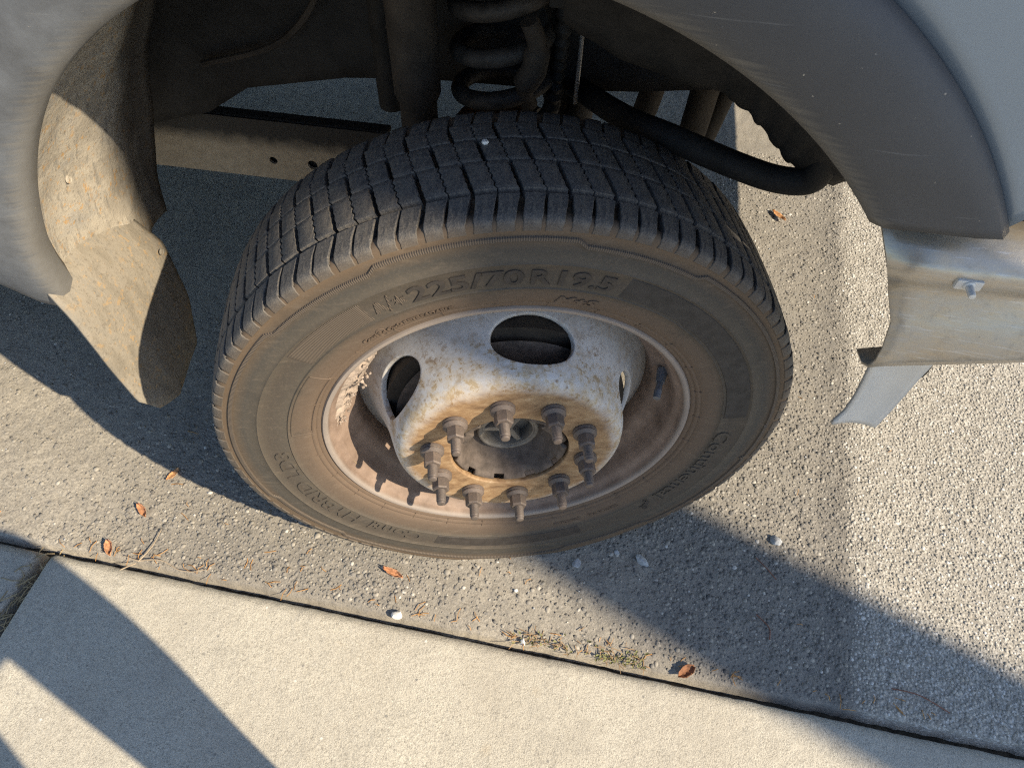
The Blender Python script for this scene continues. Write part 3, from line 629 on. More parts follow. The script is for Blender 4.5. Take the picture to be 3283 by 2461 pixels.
def glyphs(txt, bold=0.0, shear=0.0):
    cu = bpy.data.curves.new('t', 'FONT'); cu.body = txt; cu.size = 1.0; cu.offset = bold; cu.shear = shear; cu.extrude = 0.5; cu.resolution_u = 3
    ob = bpy.data.objects.new('t', cu); COL.objects.link(ob); bpy.context.view_layer.update()
    me = bpy.data.meshes.new_from_object(ob); V = np.array([x.co[:] for x in me.vertices]); F = [tuple(p.vertices) for p in me.polygons]
    bpy.data.objects.remove(ob); bpy.data.curves.remove(cu); bpy.data.meshes.remove(me); return V, F
def letter(txt, a0, a1, rbase, height, h, mat, bold=0.0, shear=0.0, name='sidewall_lettering'):
    V, F = glyphs(txt, bold, shear); x0, x1 = V[:, 0].min(), V[:, 0].max(); s = height/0.70; out = []
    for x, y, z in V:
        t = (x-x0)/(x1-x0); r = rbase+y*s; a = a0+(a1-a0)*t
        out.append(squash(on_side(a, r, (h if z > 0 else -0.0008))))
    return obj(name, out, F, mat, tyre, False)
letter('225/70', rad(110.6), rad(88.0), 0.3125, 0.0225, 0.0015, 'letter_rubber', 0.020)
letter('R', rad(86.6), rad(82.6), 0.3125, 0.0225, 0.0015, 'letter_rubber', 0.020)
letter('19.5', rad(81.0), rad(69.6), 0.3125, 0.0225, 0.0015, 'letter_rubber', 0.020)
letter('M+S', rad(80.2), rad(70.0), 0.2800, 0.0120, 0.0016, 'tyre_rubber', 0.035, 0.25)
letter('RETREADABLE', rad(116.0), rad(103.8), 0.2808, 0.0060, 0.0016, 'tyre_rubber', 0.02)
letter('Conti Re Cycle', rad(128.0), rad(116.6), 0.2800, 0.0066, 0.0016, 'tyre_rubber', 0.02)
v, f = tube([on_side(rad(122.4)+0.020*math.cos(t)/1.0, 0.2835+0.0075*math.sin(t), 0.0002) for t in np.linspace(-2.4, 3.0, 20)], 0.0006, 5); obj('sidewall_emblem', v, f, 'tyre_rubber', tyre)
letter('Continental', rad(-2.0), rad(-38.5), 0.3080, 0.0215, 0.0019, 'tyre_rubber', 0.012)
letter('Conti', rad(-117.5), rad(-135.5), 0.3085, 0.0205, 0.0019, 'tyre_rubber', 0.006)
letter('HYBRID', rad(-140.0), rad(-166.0), 0.3085, 0.0205, 0.0019, 'tyre_rubber', 0.006)
letter('LD3', rad(-169.0), rad(-181.0), 0.3085, 0.0205, 0.0019, 'tyre_rubber', 0.006)
letter('225/70 R 19.5', rad(-50.0), rad(-61.0), 0.2870, 0.0060, 0.0009, 'tyre_rubber', 0.012)
letter('128/126 N', rad(-64.5), rad(-73.5), 0.2870, 0.0060, 0.0009, 'tyre_rubber', 0.012)
def poly_relief(name, pts, ac, rc, s, h, mat):
    n = len(pts); V = [on_side(ac-x*s/rc, rc+y*s, h) for x, y in pts]+[on_side(ac-x*s/rc, rc+y*s, -0.0008) for x, y in pts]
    F = [tuple(range(n))]+[(i, i+n, (i+1) % n+n, (i+1) % n) for i in range(n)]
    return obj(name, [squash(p) for p in V], F, mat, tyre, False)
poly_relief('sidewall_emblem', [(-1, -1), (-.45, -1), (-.3, -.55), (.3, -.55), (.45, -1), (1, -1), (.2, 1), (-.2, 1)], rad(117.4), 0.3235, 0.0085, 0.0011, 'serrated_rubber')
poly_relief('sidewall_emblem', [(-.5, -1.3), (-.3, -1.3), (.5, 1.3), (.3, 1.3)], rad(115.2), 0.3235, 0.0100, 0.0011, 'serrated_rubber')
star = []
for k in range(12): rr_ = 1.0 if k % 2 == 0 else 0.38; star.append((rr_*math.cos(PI/2+k*PI/6), rr_*math.sin(PI/2+k*PI/6)))
poly_relief('sidewall_emblem', star, rad(113.0), 0.3225, 0.0085, 0.0011, 'serrated_rubber')
horse = [(-1.0, -.9), (-.75, -.5), (-.8, -.1), (-.4, .25), (.1, .3), (.35, .8), (.7, 1.0), (.95, .75), (.75, .55), (.65, .3), (1.0, .05), (.85, -.1), (.45, .0), (.25, -.2), (.0, -.25), (-.3, -.3), (-.25, -.7), (-.5, -1.0), (-.6, -.9), (-.45, -.6), (-.6, -.5)]
poly_relief('sidewall_emblem', horse, rad(-43.2), 0.3190, 0.0120, 0.0016, 'letter_rubber')

# ---- rim barrel
RIMP = [(0.2604, 0.0045), (0.2606, 0.0015), (0.2590, -0.0008), (0.2562, -0.0008), (0.2545, 0.0012), (0.2538, 0.0050), (0.2530, 0.0095), (0.2505, 0.0140), (0.2460, 0.0175), (0.2440, 0.0230), (0.2415, 0.0350),
        (0.2385, 0.0470), (0.2320, 0.0540), (0.2220, 0.0600), (0.2190, 0.0700), (0.2185, 0.0950), (0.2230, 0.1050), (0.2380, 0.1150), (0.2420, 0.1350), (0.2460, 0.1530), (0.2530, 0.1620), (0.2600, 0.1700)]
v, f = lathe(RIMP, 200)
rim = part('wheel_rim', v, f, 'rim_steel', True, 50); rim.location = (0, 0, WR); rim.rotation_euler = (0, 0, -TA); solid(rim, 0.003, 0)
tag(rim, 'rusty steel wheel with ten long studs and oval hand holes')
# ---- disc with five oval hand holes
DP = [(0.0835, -0.0350), (0.100, -0.0352), (0.120, -0.0352), (0.138, -0.0350), (0.147, -0.0340), (0.154, -0.0305), (0.1595, -0.0240), (0.1630, -0.0150), (0.1660, -0.0040), (0.1700, 0.0120), (0.1750, 0.0280), (0.1810, 0.0440), (0.1880, 0.0600), (0.1955, 0.0740), (0.2040, 0.0860), (0.2130, 0.0930), (0.2185, 0.0950)]
ds = [0.0]
for (r0, y0), (r1, y1) in zip(DP[:-1], DP[1:]): ds.append(ds[-1]+math.hypot(r1-r0, y1-y0))
def dpt(a, s):
    r = float(np.interp(s, ds, [p[0] for p in DP])); y = float(np.interp(s, ds, [p[1] for p in DP])); return (r*math.cos(a), y, r*math.sin(a))
s_hole = float(np.interp(0.0265, [p[1] for p in DP[4:]], ds[4:])); HA, HS = 0.330, 0.0350   # half angle, half height along the surface
s_lo, s_hi = s_hole-0.048, s_hole+0.048
bm = bmesh.new(); NS = 100; sec = 2*PI/5
def addgrid(aL, sL):
    vv = [[bm.verts.new(dpt(a, s)) for s in sL] for a in aL]
    for i in range(len(aL)-1):
        for j in range(len(sL)-1): bm.faces.new((vv[i][j], vv[i][j+1], vv[i+1][j+1], vv[i+1][j]))
low = list(np.linspace(0, s_lo, 26)); high = list(np.linspace(s_hi, ds[-1], 14)); midS = list(np.linspace(s_lo, s_hi, 17))
allA = list(np.linspace(0, 2*PI, 5*24+1))
HPH = rad(79.0)
addgrid([a+HPH-sec/2 for a in allA], low); addgrid([a+HPH-sec/2 for a in allA], high)
for k in range(5):
    c = HPH+k*sec; A = [c-sec/2+sec*i/24 for i in range(25)]
    addgrid(A[:4], midS); addgrid(A[-4:], midS)
    A2 = A[3:22]; rect = [(a, s_lo) for a in A2]+[(A2[-1], s) for s in midS[1:]]+[(a, s_hi) for a in A2[::-1][1:]]+[(A2[0], s) for s in midS[::-1][1:-1]]
    rings = []
    for t in (0, 0.3, 0.6, 0.85, 1.0):
        ring = []
        for a, s in rect:
            x = (a-c)/HA; y = (s-s_hole)/HS; ang = math.atan2(y, x)
            # slightly squared oval
            q = (abs(math.cos(ang))**2.08+abs(math.sin(ang))**2.08)**(-1/2.08)
            ea, es = c+HA*q*math.cos(ang), s_hole+HS*q*math.sin(ang); ring.append(bm.verts.new(dpt(a+(ea-a)*t, s+(es-s)*t)))
        rings.append(ring)
    n = len(rect)
    for p in range(4):
        for i in range(n): j = (i+1) % n; bm.faces.new((rings[p][i], rings[p][j], rings[p+1][j], rings[p+1][i]))
bmesh.ops.remove_doubles(bm, verts=bm.verts[:], dist=1e-5); bmesh.ops.recalc_face_normals(bm, faces=bm.faces[:])
fa = max(bm.faces, key=lambda q: -q.calc_center_median().y)
if fa.normal.y > 0: bmesh.ops.reverse_faces(bm, faces=bm.faces[:])
me = bpy.data.meshes.new('wheel_disc'); bm.to_mesh(me); bm.free(); me.materials.append(MATS['wheel_paint']); me.polygons.foreach_set('use_smooth', [True]*len(me.polygons)); me.set_sharp_from_angle(angle=rad(45))
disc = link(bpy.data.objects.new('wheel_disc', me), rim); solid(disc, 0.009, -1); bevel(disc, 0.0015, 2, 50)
# ---- studs, nuts and washers
def hexnut():
    parts = []; AF = 0.0216; rc = AF/2/math.cos(PI/6)
    v = []; f = []; prof = [(0.0, 0.0), (rc*0.93, 0.0), (rc, -0.0012), (rc, -0.0150), (rc*0.90, -0.0172), (0.0, -0.0172)]
    for r, y in prof:
        for k in range(6): a = k*PI/3+0.25; v.append((r*math.cos(a), y, r*math.sin(a)))
    for p in range(len(prof)-1):
        for k in range(6): k2 = (k+1) % 6; f.append((p*6+k, p*6+k2, (p+1)*6+k2, (p+1)*6+k))
    return v, f
nutme = meshdata('lug_nut', *hexnut(), 'nut_steel', False)
v, f = lathe([(0.0, 0.0), (0.0160, 0.0), (0.0168, -0.0010), (0.0168, -0.0034), (0.0152, -0.0042), (0.0148, -0.0050), (0.0164, -0.0058), (0.0164, -0.0074), (0.0145, -0.0090), (0.0118, -0.0112), (0.0, -0.0112)], 28)
washme = meshdata('washer', v, f, 'nut_steel', True, 35)
sp = [(0.0, 0.0), (0.0070, 0.0)]; y = -0.001
while y > -0.0455: sp += [(0.0070, y), (0.0061, y-0.0008)]; y -= 0.0016
sp += [(0.0060, -0.0465), (0.0058, -0.0486), (0.0045, -0.0494), (0.0, -0.0490)]
v, f = lathe(sp, 14); studme = meshdata('stud', v, f, 'nut_steel', True, 60)
BR = 0.1110
for k in range(10):
    a = rad(96.2-36*k); p = (BR*math.cos(a), -0.0352, BR*math.sin(a)); tw = random.uniform(0, PI)
    for nm, m_, dy in (('washer', washme, 0.0), ('lug_nut', nutme, -0.0105), ('stud', studme, 0.0)):
        o = link(bpy.data.objects.new(nm, m_), rim); o.location = (p[0], p[1]+dy, p[2]); o.rotation_euler = (0, tw if nm != 'washer' else 0, 0)
# ---- hub seen through the bore
bm = bmesh.new(); NA = 120; rr_ = [0.040, 0.048, 0.056, 0.063, 0.069, 0.0735, 0.0775, 0.0815]; yy_ = [0.024, 0.022, 0.017, 0.009, -0.002, -0.0135, -0.0235, -0.030]
V = [[bm.verts.new((r*math.cos(2*PI*i/NA), y, r*math.sin(2*PI*i/NA))) for r, y in zip(rr_, yy_)] for i in range(NA)]
for i in range(NA):
    d = (360*i/NA-96.2-18+3.6*2) % 36
    notch = d < 13
    for j in range(len(rr_)-1):
        if notch and j >= 6: continue
        bm.faces.new((V[i][j], V[i][j+1], V[(i+1) % NA][j+1], V[(i+1) % NA][j]))
me = bpy.data.meshes.new('hub'); bm.to_mesh(me); bm.free(); me.materials.append(MATS['hub_iron']); me.polygons.foreach_set('use_smooth', [True]*len(me.polygons))
hub = link(bpy.data.objects.new('hub', me), truck); hub.location = (0, 0, WR); hub.rotation_euler = (0, 0, -TA); solid(hub, 0.006, 1); tag(hub, 'dusty iron hub with notched rim inside the wheel bore')
v, f = lathe([(0.0445, 0.026), (0.0445, 0.004), (0.0430, 0.0005), (0.0405, -0.0005), (0.0385, 0.0005), (0.0375, 0.0025), (0.0360, 0.0025), (0.0350, 0.0050), (0.0345, 0.024), (0.0, 0.026)], 72)
cap = obj('hub_cap', v, f, 'hub_alloy', hub, True, 40)
for k in range(3):
    a = rad(-62+120*k); d = Vector((math.cos(a), 0, math.sin(a))); t = Vector((-math.sin(a), 0, math.cos(a))); V = []
    for rr0, w in ((0.0, 0.0055), (0.036, 0.0035)):
        for sx, yy in ((-1, 0.025), (-1, 0.006), (1, 0.006), (1, 0.025)): V.append(d*rr0+t*sx*w+Vector((0, yy, 0)))
    bevel(obj('hub_spoke', V, [(0, 1, 5, 4), (1, 2, 6, 5), (2, 3, 7, 6), (0, 3, 2, 1), (4, 5, 6, 7)], 'hub_alloy', hub, False), 0.0012)
v, f = box((-0.012, -0.031, -0.007), (0.012, -0.012, 0.007), 0.002)
for a_ in (150.0, 40.0):
    o = obj('pilot_pad', v, f, 'hub_iron', hub, False); o.location = (0.071*math.cos(rad(a_)), 0, 0.071*math.sin(rad(a_))); o.rotation_euler = (0, rad(90-a_), 0)
v, f = lathe([(0.160, 0.035), (0.085, 0.030), (0.08, 0.012), (0.06, 0.018)], 60); obj('hub_flange', v, f, 'hub_iron', hub)
v, f = lathe([(0.19, 0.17), (0.175, 0.17), (0.175, 0.045), (0.05, 0.045)], 60); o = part('brake_rotor', v, f, 'dusty_steel'); o.location = (0, 0, WR); o.rotation_euler = (0, 0, -TA)
# ---- valve
va = rad(16.0); vb = Vector((0.234*math.cos(va), 0.048, 0.234*math.sin(va))); ve = Vector((0.216*math.cos(va-0.02), 0.006, 0.216*math.sin(va-0.02)))
v, f = join(tube([vb, vb.lerp(ve, .45)], [0.0085, 0.0065], 12), tube([vb.lerp(ve, .40), ve], 0.0046, 12), tube([ve.lerp(vb, .25), ve.lerp(vb, -.02)], [0.0056, 0.0052], 12))
obj('valve_stem', v, f, 'valve_rubber', rim, True, 40)
# ---- dried mud caked in the rim gutter
def mudpt(s, t):
    a = rad(128+54*s); den = math.sin(PI*min(1, max(0, s)))**0.6
    rr0 = 0.2468-0.034*t*den; yv = 0.016+0.040*t
    lump = 0.010*den*(vn(s*16, t*5, 3)-0.25)+0.006*(vn(s*50, t*14, 5)-0.5)
    rr0 -= max(0, lump)*math.sin(PI*t)**0.5 if 0 < t < 1 else 0; yv -= (0.009*(vn(s*34, t*9, 8)-.4))*math.sin(PI*t) if 0 < t < 1 else 0
    return (rr0*math.cos(a), yv, rr0*math.sin(a))
v, f = grid(90, 16, mudpt); obj('dried_mud', v, f, 'dried_mud', rim, True, 25)
lump_v, lump_f = [], []
for k in range(60):
    s = random.random(); a = rad(131+48*s); den = math.sin(PI*s)**0.6; R0 = 0.243-0.028*den*random.uniform(.5, 1.0); c = Vector((R0*math.cos(a), random.uniform(0.018, 0.052), R0*math.sin(a)))
    bm = bmesh.new(); bmesh.ops.create_icosphere(bm, subdivisions=1, radius=random.uniform(0.0012, 0.0032))
    pv = [c+x.co*random.uniform(.6, 1.3) for x in bm.verts]; bm.verts.index_update(); pf = [tuple(x.index for x in q.verts) for q in bm.faces]; bm.free()
    lump_v, lump_f = join((lump_v, lump_f), (pv, pf))
o = obj('mud_crumbs', lump_v, lump_f, 'dried_mud', rim, False); o['kind'] = 'stuff'
v, f = grid(8, 5, lambda a, b: ((0.2455-0.001*math.sin(3*a))*math.cos(rad(197+7*a)), 0.0160+0.030*b, (0.2455-0.0075*b)*math.sin(rad(197+7*a)))); obj('mud_flake', v, f, 'straw', rim)

# ---- fender flare
AC = (-0.083, 0.488); RI, RO = 0.538, 0.636
def arch(R, a): return AC[0]+R*math.cos(a), AC[1]+R*math.sin(a)
FL = [(RI+0.014, 0.042), (RI+0.004, 0.030), (RI, 0.012), (RI+0.001, 0.003), (RI+0.008, -0.004), (RI+0.025, -0.0105), (RI+0.050, -0.0125), (RI+0.075, -0.0095), (RO-0.006, -0.002), (RO, 0.006), (RO, 0.016)]
def flare_pt(s, t):
    i = t*(len(FL)-1); k = min(int(i), len(FL)-2); q = i-k; R = FL[k][0]+(FL[k+1][0]-FL[k][0])*q; vv = FL[k][1]+(FL[k+1][1]-FL[k][1])*q
    if s > 0.72: R += 0.085*((s-0.72)/0.28)**1.5*((R-RI)/(RO-RI))**2 if R > RI else 0
    aE = math.asin(min(1, (0.824-AC[1])/R)); a1 = rad(177.5)-max(0, R-RI)*0.95
    a = aE+(a1-aE)*s; u, z = arch(R, a)
    if s > 0.9: vv += 0.02*((s-.9)/.1)**2
    if s < 0.06 and vv < 0: vv = -0.004+(vv+0.004)*s/0.06
    return (u, vv, z)
v, f = grid(120, len(FL), flare_pt, True); flare = part('fender_flare', v, f, 'flare_plastic', True, 60); solid(flare, 0.004, -1)
tag(flare, 'matt grey plastic flare around the wheel arch, dusty at the rear')
# ---- painted fender outside the flare
def fend_pt(s, t):
    aE = math.asin((0.826-AC[1])/RO)-0.004; a = aE+(rad(158)-aE)*s; u0, z0 = arch(RO-0.003, a)
    if a < 1.15:
        k = (a-aE)/(1.15-aE); u1, z1 = 0.60+(0.62-0.60)*k, 1.06+(1.26-1.06)*k
    else:
        k = (a-1.15)/(rad(158)-1.15)
        if k < .6: u1, z1 = 0.62-(0.62+1.02)*k/.6, 1.26
        else: u1, z1 = -1.02, 1.26-(1.26-0.80)*(k-.6)/.4
    u = u0+(u1-u0)*t; z = z0+(z1-z0)*t
    return (u, 0.010+0.012*math.sin(PI*min(1, t*1.2))*-1+0.10*max(0, z-1.1)**2*4, z)
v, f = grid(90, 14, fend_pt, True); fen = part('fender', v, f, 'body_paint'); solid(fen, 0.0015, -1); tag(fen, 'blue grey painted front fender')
# ---- liner: rear half, dusty sheet inside the arch
def liner_pt(s, t):
    a = rad(62+(184-62)*s); R = RI+0.013+0.010*math.sin(9*t)*t; vv = 0.028+t*0.325
    if s > 0.86: vv = 0.028+t*(0.325-0.05*(s-.86)/.14)
    R += 0.006*(vn(s*22, t*7, 4)-.5); u, z = arch(R, a)
    return (u, vv, z)
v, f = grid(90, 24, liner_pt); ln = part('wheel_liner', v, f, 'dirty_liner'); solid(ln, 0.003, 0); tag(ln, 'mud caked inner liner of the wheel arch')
# front part of the liner: drops inward
inner = [(0.02, 0.885), (0.08, 0.850), (0.145, 0.832), (0.205, 0.822), (0.235, 0.803), (0.262, 0.778), (0.285, 0.758), (0.298, 0.742), (0.322, 0.735), (0.36, 0.715)]
def fl2(s, t):
    a = rad(78-(78-38)*s); R = RI+0.012; u0, z0 = arch(R, a); i = s*(len(inner)-1); k = min(int(i), len(inner)-2); q = i-k
    u1 = inner[k][0]+(inner[k+1][0]-inner[k][0])*q; z1 = inner[k][1]+(inner[k+1][1]-inner[k][1])*q
    jag = 0.006*(vn(s*30, 1, 6)-.5)*t
    return (u0+(u1-u0)*t, 0.03+0.17*t, z0+(z1-z0)*t**1.5+jag)
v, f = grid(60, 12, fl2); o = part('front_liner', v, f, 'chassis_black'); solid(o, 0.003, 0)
# ---- mud flap
def flap_outline(s, t):
    # s across (outer to inner), t down
    pts_o = [(0.016, 0.590), (-0.007, 0.522), (-0.013, 0.436), (-0.011, 0.337), (0.010, 0.296)]
    pts_i = [(0.205, 0.545), (0.225, 0.450), (0.204, 0.351), (0.158, 0.285), (0.075, 0.272)]
    uu = [-0.650, -0.607, -0.590, -0.578, -0.571]
    i = t*4; k = min(int(i), 3); q = i-k; a = Vector(pts_o[k]).lerp(Vector(pts_o[k+1]), q); b = Vector(pts_i[k]).lerp(Vector(pts_i[k+1]), q); p = a.lerp(b, s)
    zz = p.y
    return (uu[k]+(uu[k+1]-uu[k])*q+0.010*math.sin(PI*s)+0.004*(vn(s*5, t*7, 2)-.5), p.x, zz)
v, f = grid(26, 30, flap_outline); fp = part('mud_flap', v, f, 'muddy_flap'); solid(fp, 0.005, 0); tag(fp, 'stiff mud flap caked with dried mud and leaf litter')
v, f = lathe([(0.0, -0.0012), (0.0036, -0.0012), (0.0042, -0.0002), (0.0050, -0.0012), (0.0056, 0.0)], 16); o = obj('push_pin', v, f, 'muddy_flap', fp); o.location = (-0.596, 0.200, 0.455); o.rotation_euler = (0, 0, rad(90))
for (s_, t_) in ((0.82, 0.26),):
    p = liner_pt(s_, t_); o = obj('push_pin', v, f, 'dirty_liner', ln); o.location = Vector(p)+Vector((0.003, 0, -0.001)); o.rotation_euler = (0, 0, rad(90))

# ---- bumper: section swept round the nose
def bump_path():
    P = [(0.360, 0.0)]
    for u in np.linspace(0.42, 0.78, 8): P.append((u, 0.0))
    for a in np.linspace(10, 80, 8): P.append((0.78+0.26*math.sin(rad(a)), 0.26-0.26*math.cos(rad(a))))
    P += [(1.06, 0.5), (1.08, 1.0), (1.06, 1.5)]; return P+[(0.9, 1.95), (0.45, 1.99)]
BP = bump_path()
BS = [(0.05, 0.806), (0.024, 0.800), (0.002, 0.781), (-0.003, 0.772), (0.0015, 0.752), (0.0055, 0.745), (0.0045, 0.737), (-0.008, 0.705), (-0.017, 0.675), (-0.019, 0.655), (-0.013, 0.637), (0.003, 0.624), (0.028, 0.617)]
v = []; nB = len(BS)
for i, (u, w) in enumerate(BP):
    a = Vector(BP[max(i-1, 0)]); b = Vector(BP[min(i+1, len(BP)-1)]); t = (b-a).normalized(); nrm = Vector((-t.y, t.x))
    rise = 0.30*min(0.18, max(0, u-0.40)) if i < 9 else 0.054
    for off, z in BS:
        k = max(0, min(1, (0.76-z)/0.14)); end = 0.0
        if i == 0: end = 0.045*max(0, min(1, (0.80-z)/0.10))
        v.append((u+nrm.x*off+end, w+nrm.y*off, z+rise*k))
f = [(i*nB+k, i*nB+k+1, (i+1)*nB+k+1, (i+1)*nB+k) for i in range(len(BP)-1) for k in range(nB-1)]
bum = part('bumper', v, f, 'bumper_metal', True, 50); solid(bum, 0.0035, -1); tag(bum, 'scratched dull metal bumper end with a bolt')
v, f = join(box((-0.0125, -0.003, -0.006), (0.0125, 0.003, 0.006), 0.0015)); o = obj('bolt_plate', v, f, 'galvanised', bum, False); o.location = (0.452, -0.003, 0.765)
v, f = lathe([(0.0, -0.0165), (0.0030, -0.0160), (0.0036, -0.0135), (0.0038, -0.003), (0.0058, -0.002), (0.0058, 0.0)], 14); o = obj('bumper_bolt', v, f, 'galvanised', bum); o.location = (0.452, -0.005, 0.765)
# bracket plate below the bumper
BK = [(0.424, 0.605), (0.492, 0.607), (0.487, 0.560), (0.470, 0.505), (0.452, 0.484), (0.420, 0.478), (0.427, 0.50), (0.430, 0.54)]
def brk(s, t):
    i = t*4; L = [(0.4255, 0.620), (0.4300, 0.565), (0.4310, 0.536), (0.4285, 0.512), (0.4190, 0.488)]; R_ = [(0.494, 0.620), (0.490, 0.585), (0.487, 0.556), (0.482, 0.524), (0.475, 0.493)]
    k = min(int(i), 3); q = i-k; a = Vector(L[k]).lerp(Vector(L[k+1]), q); b = Vector(R_[k]).lerp(Vector(R_[k+1]), q); p = a.lerp(b, s)
    return (p.x, 0.030+0.006*math.sin(PI*s)-0.010*t*t, p.y)
v, f = grid(10, 18, brk); o = part('bumper_bracket', v, f, 'galvanised'); solid(o, 0.006, 1); tag(o, 'thin galvanised bracket plate hanging below the bumper end')
v, f = tube([(0.496, 0.036, 0.612), (0.499, 0.040, 0.585), (0.500, 0.044, 0.572)], 0.0032, 8); part('bracket_hook', v, f, 'chassis_black')
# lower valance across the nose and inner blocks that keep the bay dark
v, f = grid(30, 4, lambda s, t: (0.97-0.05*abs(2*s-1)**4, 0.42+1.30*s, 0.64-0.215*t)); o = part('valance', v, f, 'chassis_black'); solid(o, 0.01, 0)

# ---- suspension and chassis seen over the tyre
cs = []; turns = 5.2
for i in range(int(turns*28)+1):
    t = i/28; z = 0.615+0.060*t; R = 0.067; a = 2*PI*t+0.9; cs.append((-0.070+R*math.cos(a), 0.380+R*math.sin(a), z+0.10*R*math.cos(a)))
v, f = tube(cs, 0.0122, 12); o = part('coil_spring', v, f, 'spring_black'); tag(o, 'dusty black coil spring above the tyre')
v, f = tube([(-0.184, 0.315, 0.60), (-0.182, 0.312, 0.70), (-0.181, 0.31, 0.715), (-0.178, 0.305, 0.98)], [0.026, 0.026, 0.032, 0.034], 20); o = part('shock_absorber', v, f, 'dusty_steel'); tag(o, 'thick upright shock absorber beside the coil spring')
v, f = tube([(-0.265, 0.45, 0.60), (-0.262, 0.44, 0.98)], 0.022, 16); part('brake_tube', v, f, 'chassis_black')
v, f = lathe([(0.0, 0.0), (0.085, 0.0), (0.085, 0.012), (0.06, 0.02), (0.055, 0.05), (0.0, 0.05)], 40); o = part('spring_seat', v, f, 'rusty_steel'); o.rotation_euler = (rad(90), 0, 0); o.location = (-0.088, 0.375, 0.592)
v, f = tube([(0.0, 0.22, 0.40), (0.0, 1.9, 0.40)], 0.045, 20); part('axle', v, f, 'dusty_steel')
v, f = box((-0.09, 0.22, 0.30), (0.09, 0.29, 0.55), 0.02); part('steering_knuckle', v, f, 'dusty_steel', False)
# sway bar end that hooks below the front liner
v, f = tube(catmull([(0.02, 0.46, 0.66), (0.10, 0.30, 0.715), (0.160, 0.235, 0.735), (0.235, 0.215, 0.722), (0.290, 0.205, 0.714), (0.325, 0.195, 0.722), (0.334, 0.185, 0.745), (0.332, 0.17, 0.79), (0.33, 0.16, 0.86)], 8), 0.0165, 16); o = part('stabiliser_bar', v, f, 'chassis_black'); tag(o, 'dark bent stabiliser bar end beside the tyre')
# corrugated hose and bright rod
hp = catmull([(0.010, 0.33, 0.98), (0.010, 0.34, 0.83), (0.004, 0.35, 0.74), (-0.005, 0.36, 0.66), (-0.03, 0.37, 0.60)], 24)
v, f = tube(hp, [0.0095+0.0022*math.sin(i*1.3) for i in range(len(hp))], 10); part('brake_hose', v, f, 'chassis_black')
v, f = tube([(0.036, 0.33, 0.98), (0.032, 0.345, 0.70)], 0.003, 8); part('sensor_rod', v, f, 'rod_steel')
v, f = join(box((-0.008, 0.31, 0.842), (0.056, 0.35, 0.858), 0.003), tube([(0.033, 0.33, 0.86), (0.033, 0.332, 0.815)], 0.012, 12)); part('hose_bracket', v, f, 'chassis_black', False)
v, f = tube(catmull([(-0.03, 0.30, 0.83), (-0.020, 0.305, 0.80), (-0.022, 0.31, 0.765), (-0.035, 0.315, 0.735), (-0.03, 0.33, 0.70)], 6), [0.012]*8+[0.017]*10+[0.012]*7, 12); part('brake_line', v, f, 'dusty_steel')
for nm, pts, r_ in (('drag_link', [(0.150, 0.56, 0.70), (0.145, 0.55, 0.62), (0.128, 0.53, 0.54)], 0.020), ('track_bar', [(0.235, 0.58, 0.72), (0.232, 0.58, 0.62), (0.225, 0.58, 0.50)], 0.024), ('steering_rod', [(0.285, 0.60, 0.72), (0.275, 0.60, 0.62), (0.255, 0.60, 0.50)], 0.015)):
    v, f = tube(catmull(pts, 6), r_, 16); part(nm, v, f, 'dusty_steel')
v, f = lathe([(0.0, 0.02), (0.020, 0.018), (0.026, 0.0), (0.026, -0.03), (0.0, -0.03)], 20); o = part('bump_stop', v, f, 'dusty_steel'); o.location = (0.255, 0.30, 0.772); o.rotation_euler = (rad(-90), 0, 0)
for k, (uu_, vv_, zz_) in enumerate(((0.06, 0.425, 0.80), (0.10, 0.425, 0.74), (0.16, 0.425, 0.78), (-0.24, 0.425, 0.74))):
    v, f = lathe([(0.0, -0.012), (0.008, -0.012), (0.009, -0.004), (0.014, -0.003), (0.014, 0.004)], 6 if k % 2 else 12); o = part('panel_bolt', v, f, 'dusty_steel', False); o.location = (uu_, vv_, zz_)
v, f = tube(catmull([(0.07, 0.40, 0.98), (0.085, 0.39, 0.86), (0.12, 0.40, 0.78), (0.16, 0.41, 0.76), (0.20, 0.40, 0.82), (0.21, 0.40, 0.95)], 8), 0.0045, 8); part('wiring', v, f, 'spring_black')
v, f = tube(catmull([(-0.30, 0.40, 0.98), (-0.31, 0.39, 0.84), (-0.40, 0.40, 0.72), (-0.55, 0.41, 0.66)], 8), 0.005, 8); part('wiring', v, f, 'dusty_steel')
v, f = join(box((0.075, 0.385, 0.80), (0.125, 0.425, 0.812), 0.002), box((0.095, 0.385, 0.77), (0.105, 0.40, 0.84), 0.002)); part('panel_bracket', v, f, 'dusty_steel', False)
# frame rail with holes, lit by bounced light
def plate_holes(u0, u1, z0, z1, y, holes):
    V, F = [], []; zc = (z0+z1)/2; x = u0; hw = (z1-z0)/2
    def quad(a, b):
        nonlocal V, F
        V, F = join((V, F), ([(a, y, z0), (b, y, z0), (b, y, z1), (a, y, z1)], [(0, 1, 2, 3)]))
    for hu, hz, hr in holes:
        a, b = hu-0.03, hu+0.03; quad(x, a); n = 24; out = []; inn = []; deep = []
        for k in range(n):
            t = 2*PI*k/n+PI/4; c_, s_ = math.cos(t), math.sin(t); m = 1/max(abs(c_), abs(s_))
            out.append((hu+0.03*c_*m, y, (zc+hw*s_*m))); inn.append((hu+hr*c_, y, hz+hr*s_)); deep.append((hu+hr*c_, y+0.006, hz+hr*s_))
        V, F = join((V, F), (out+inn+deep, [(k, (k+1) % n, n+(k+1) % n, n+k) for k in range(n)]+[(n+k, n+(k+1) % n, 2*n+(k+1) % n, 2*n+k) for k in range(n)])); x = b
    quad(x, u1); return V, F
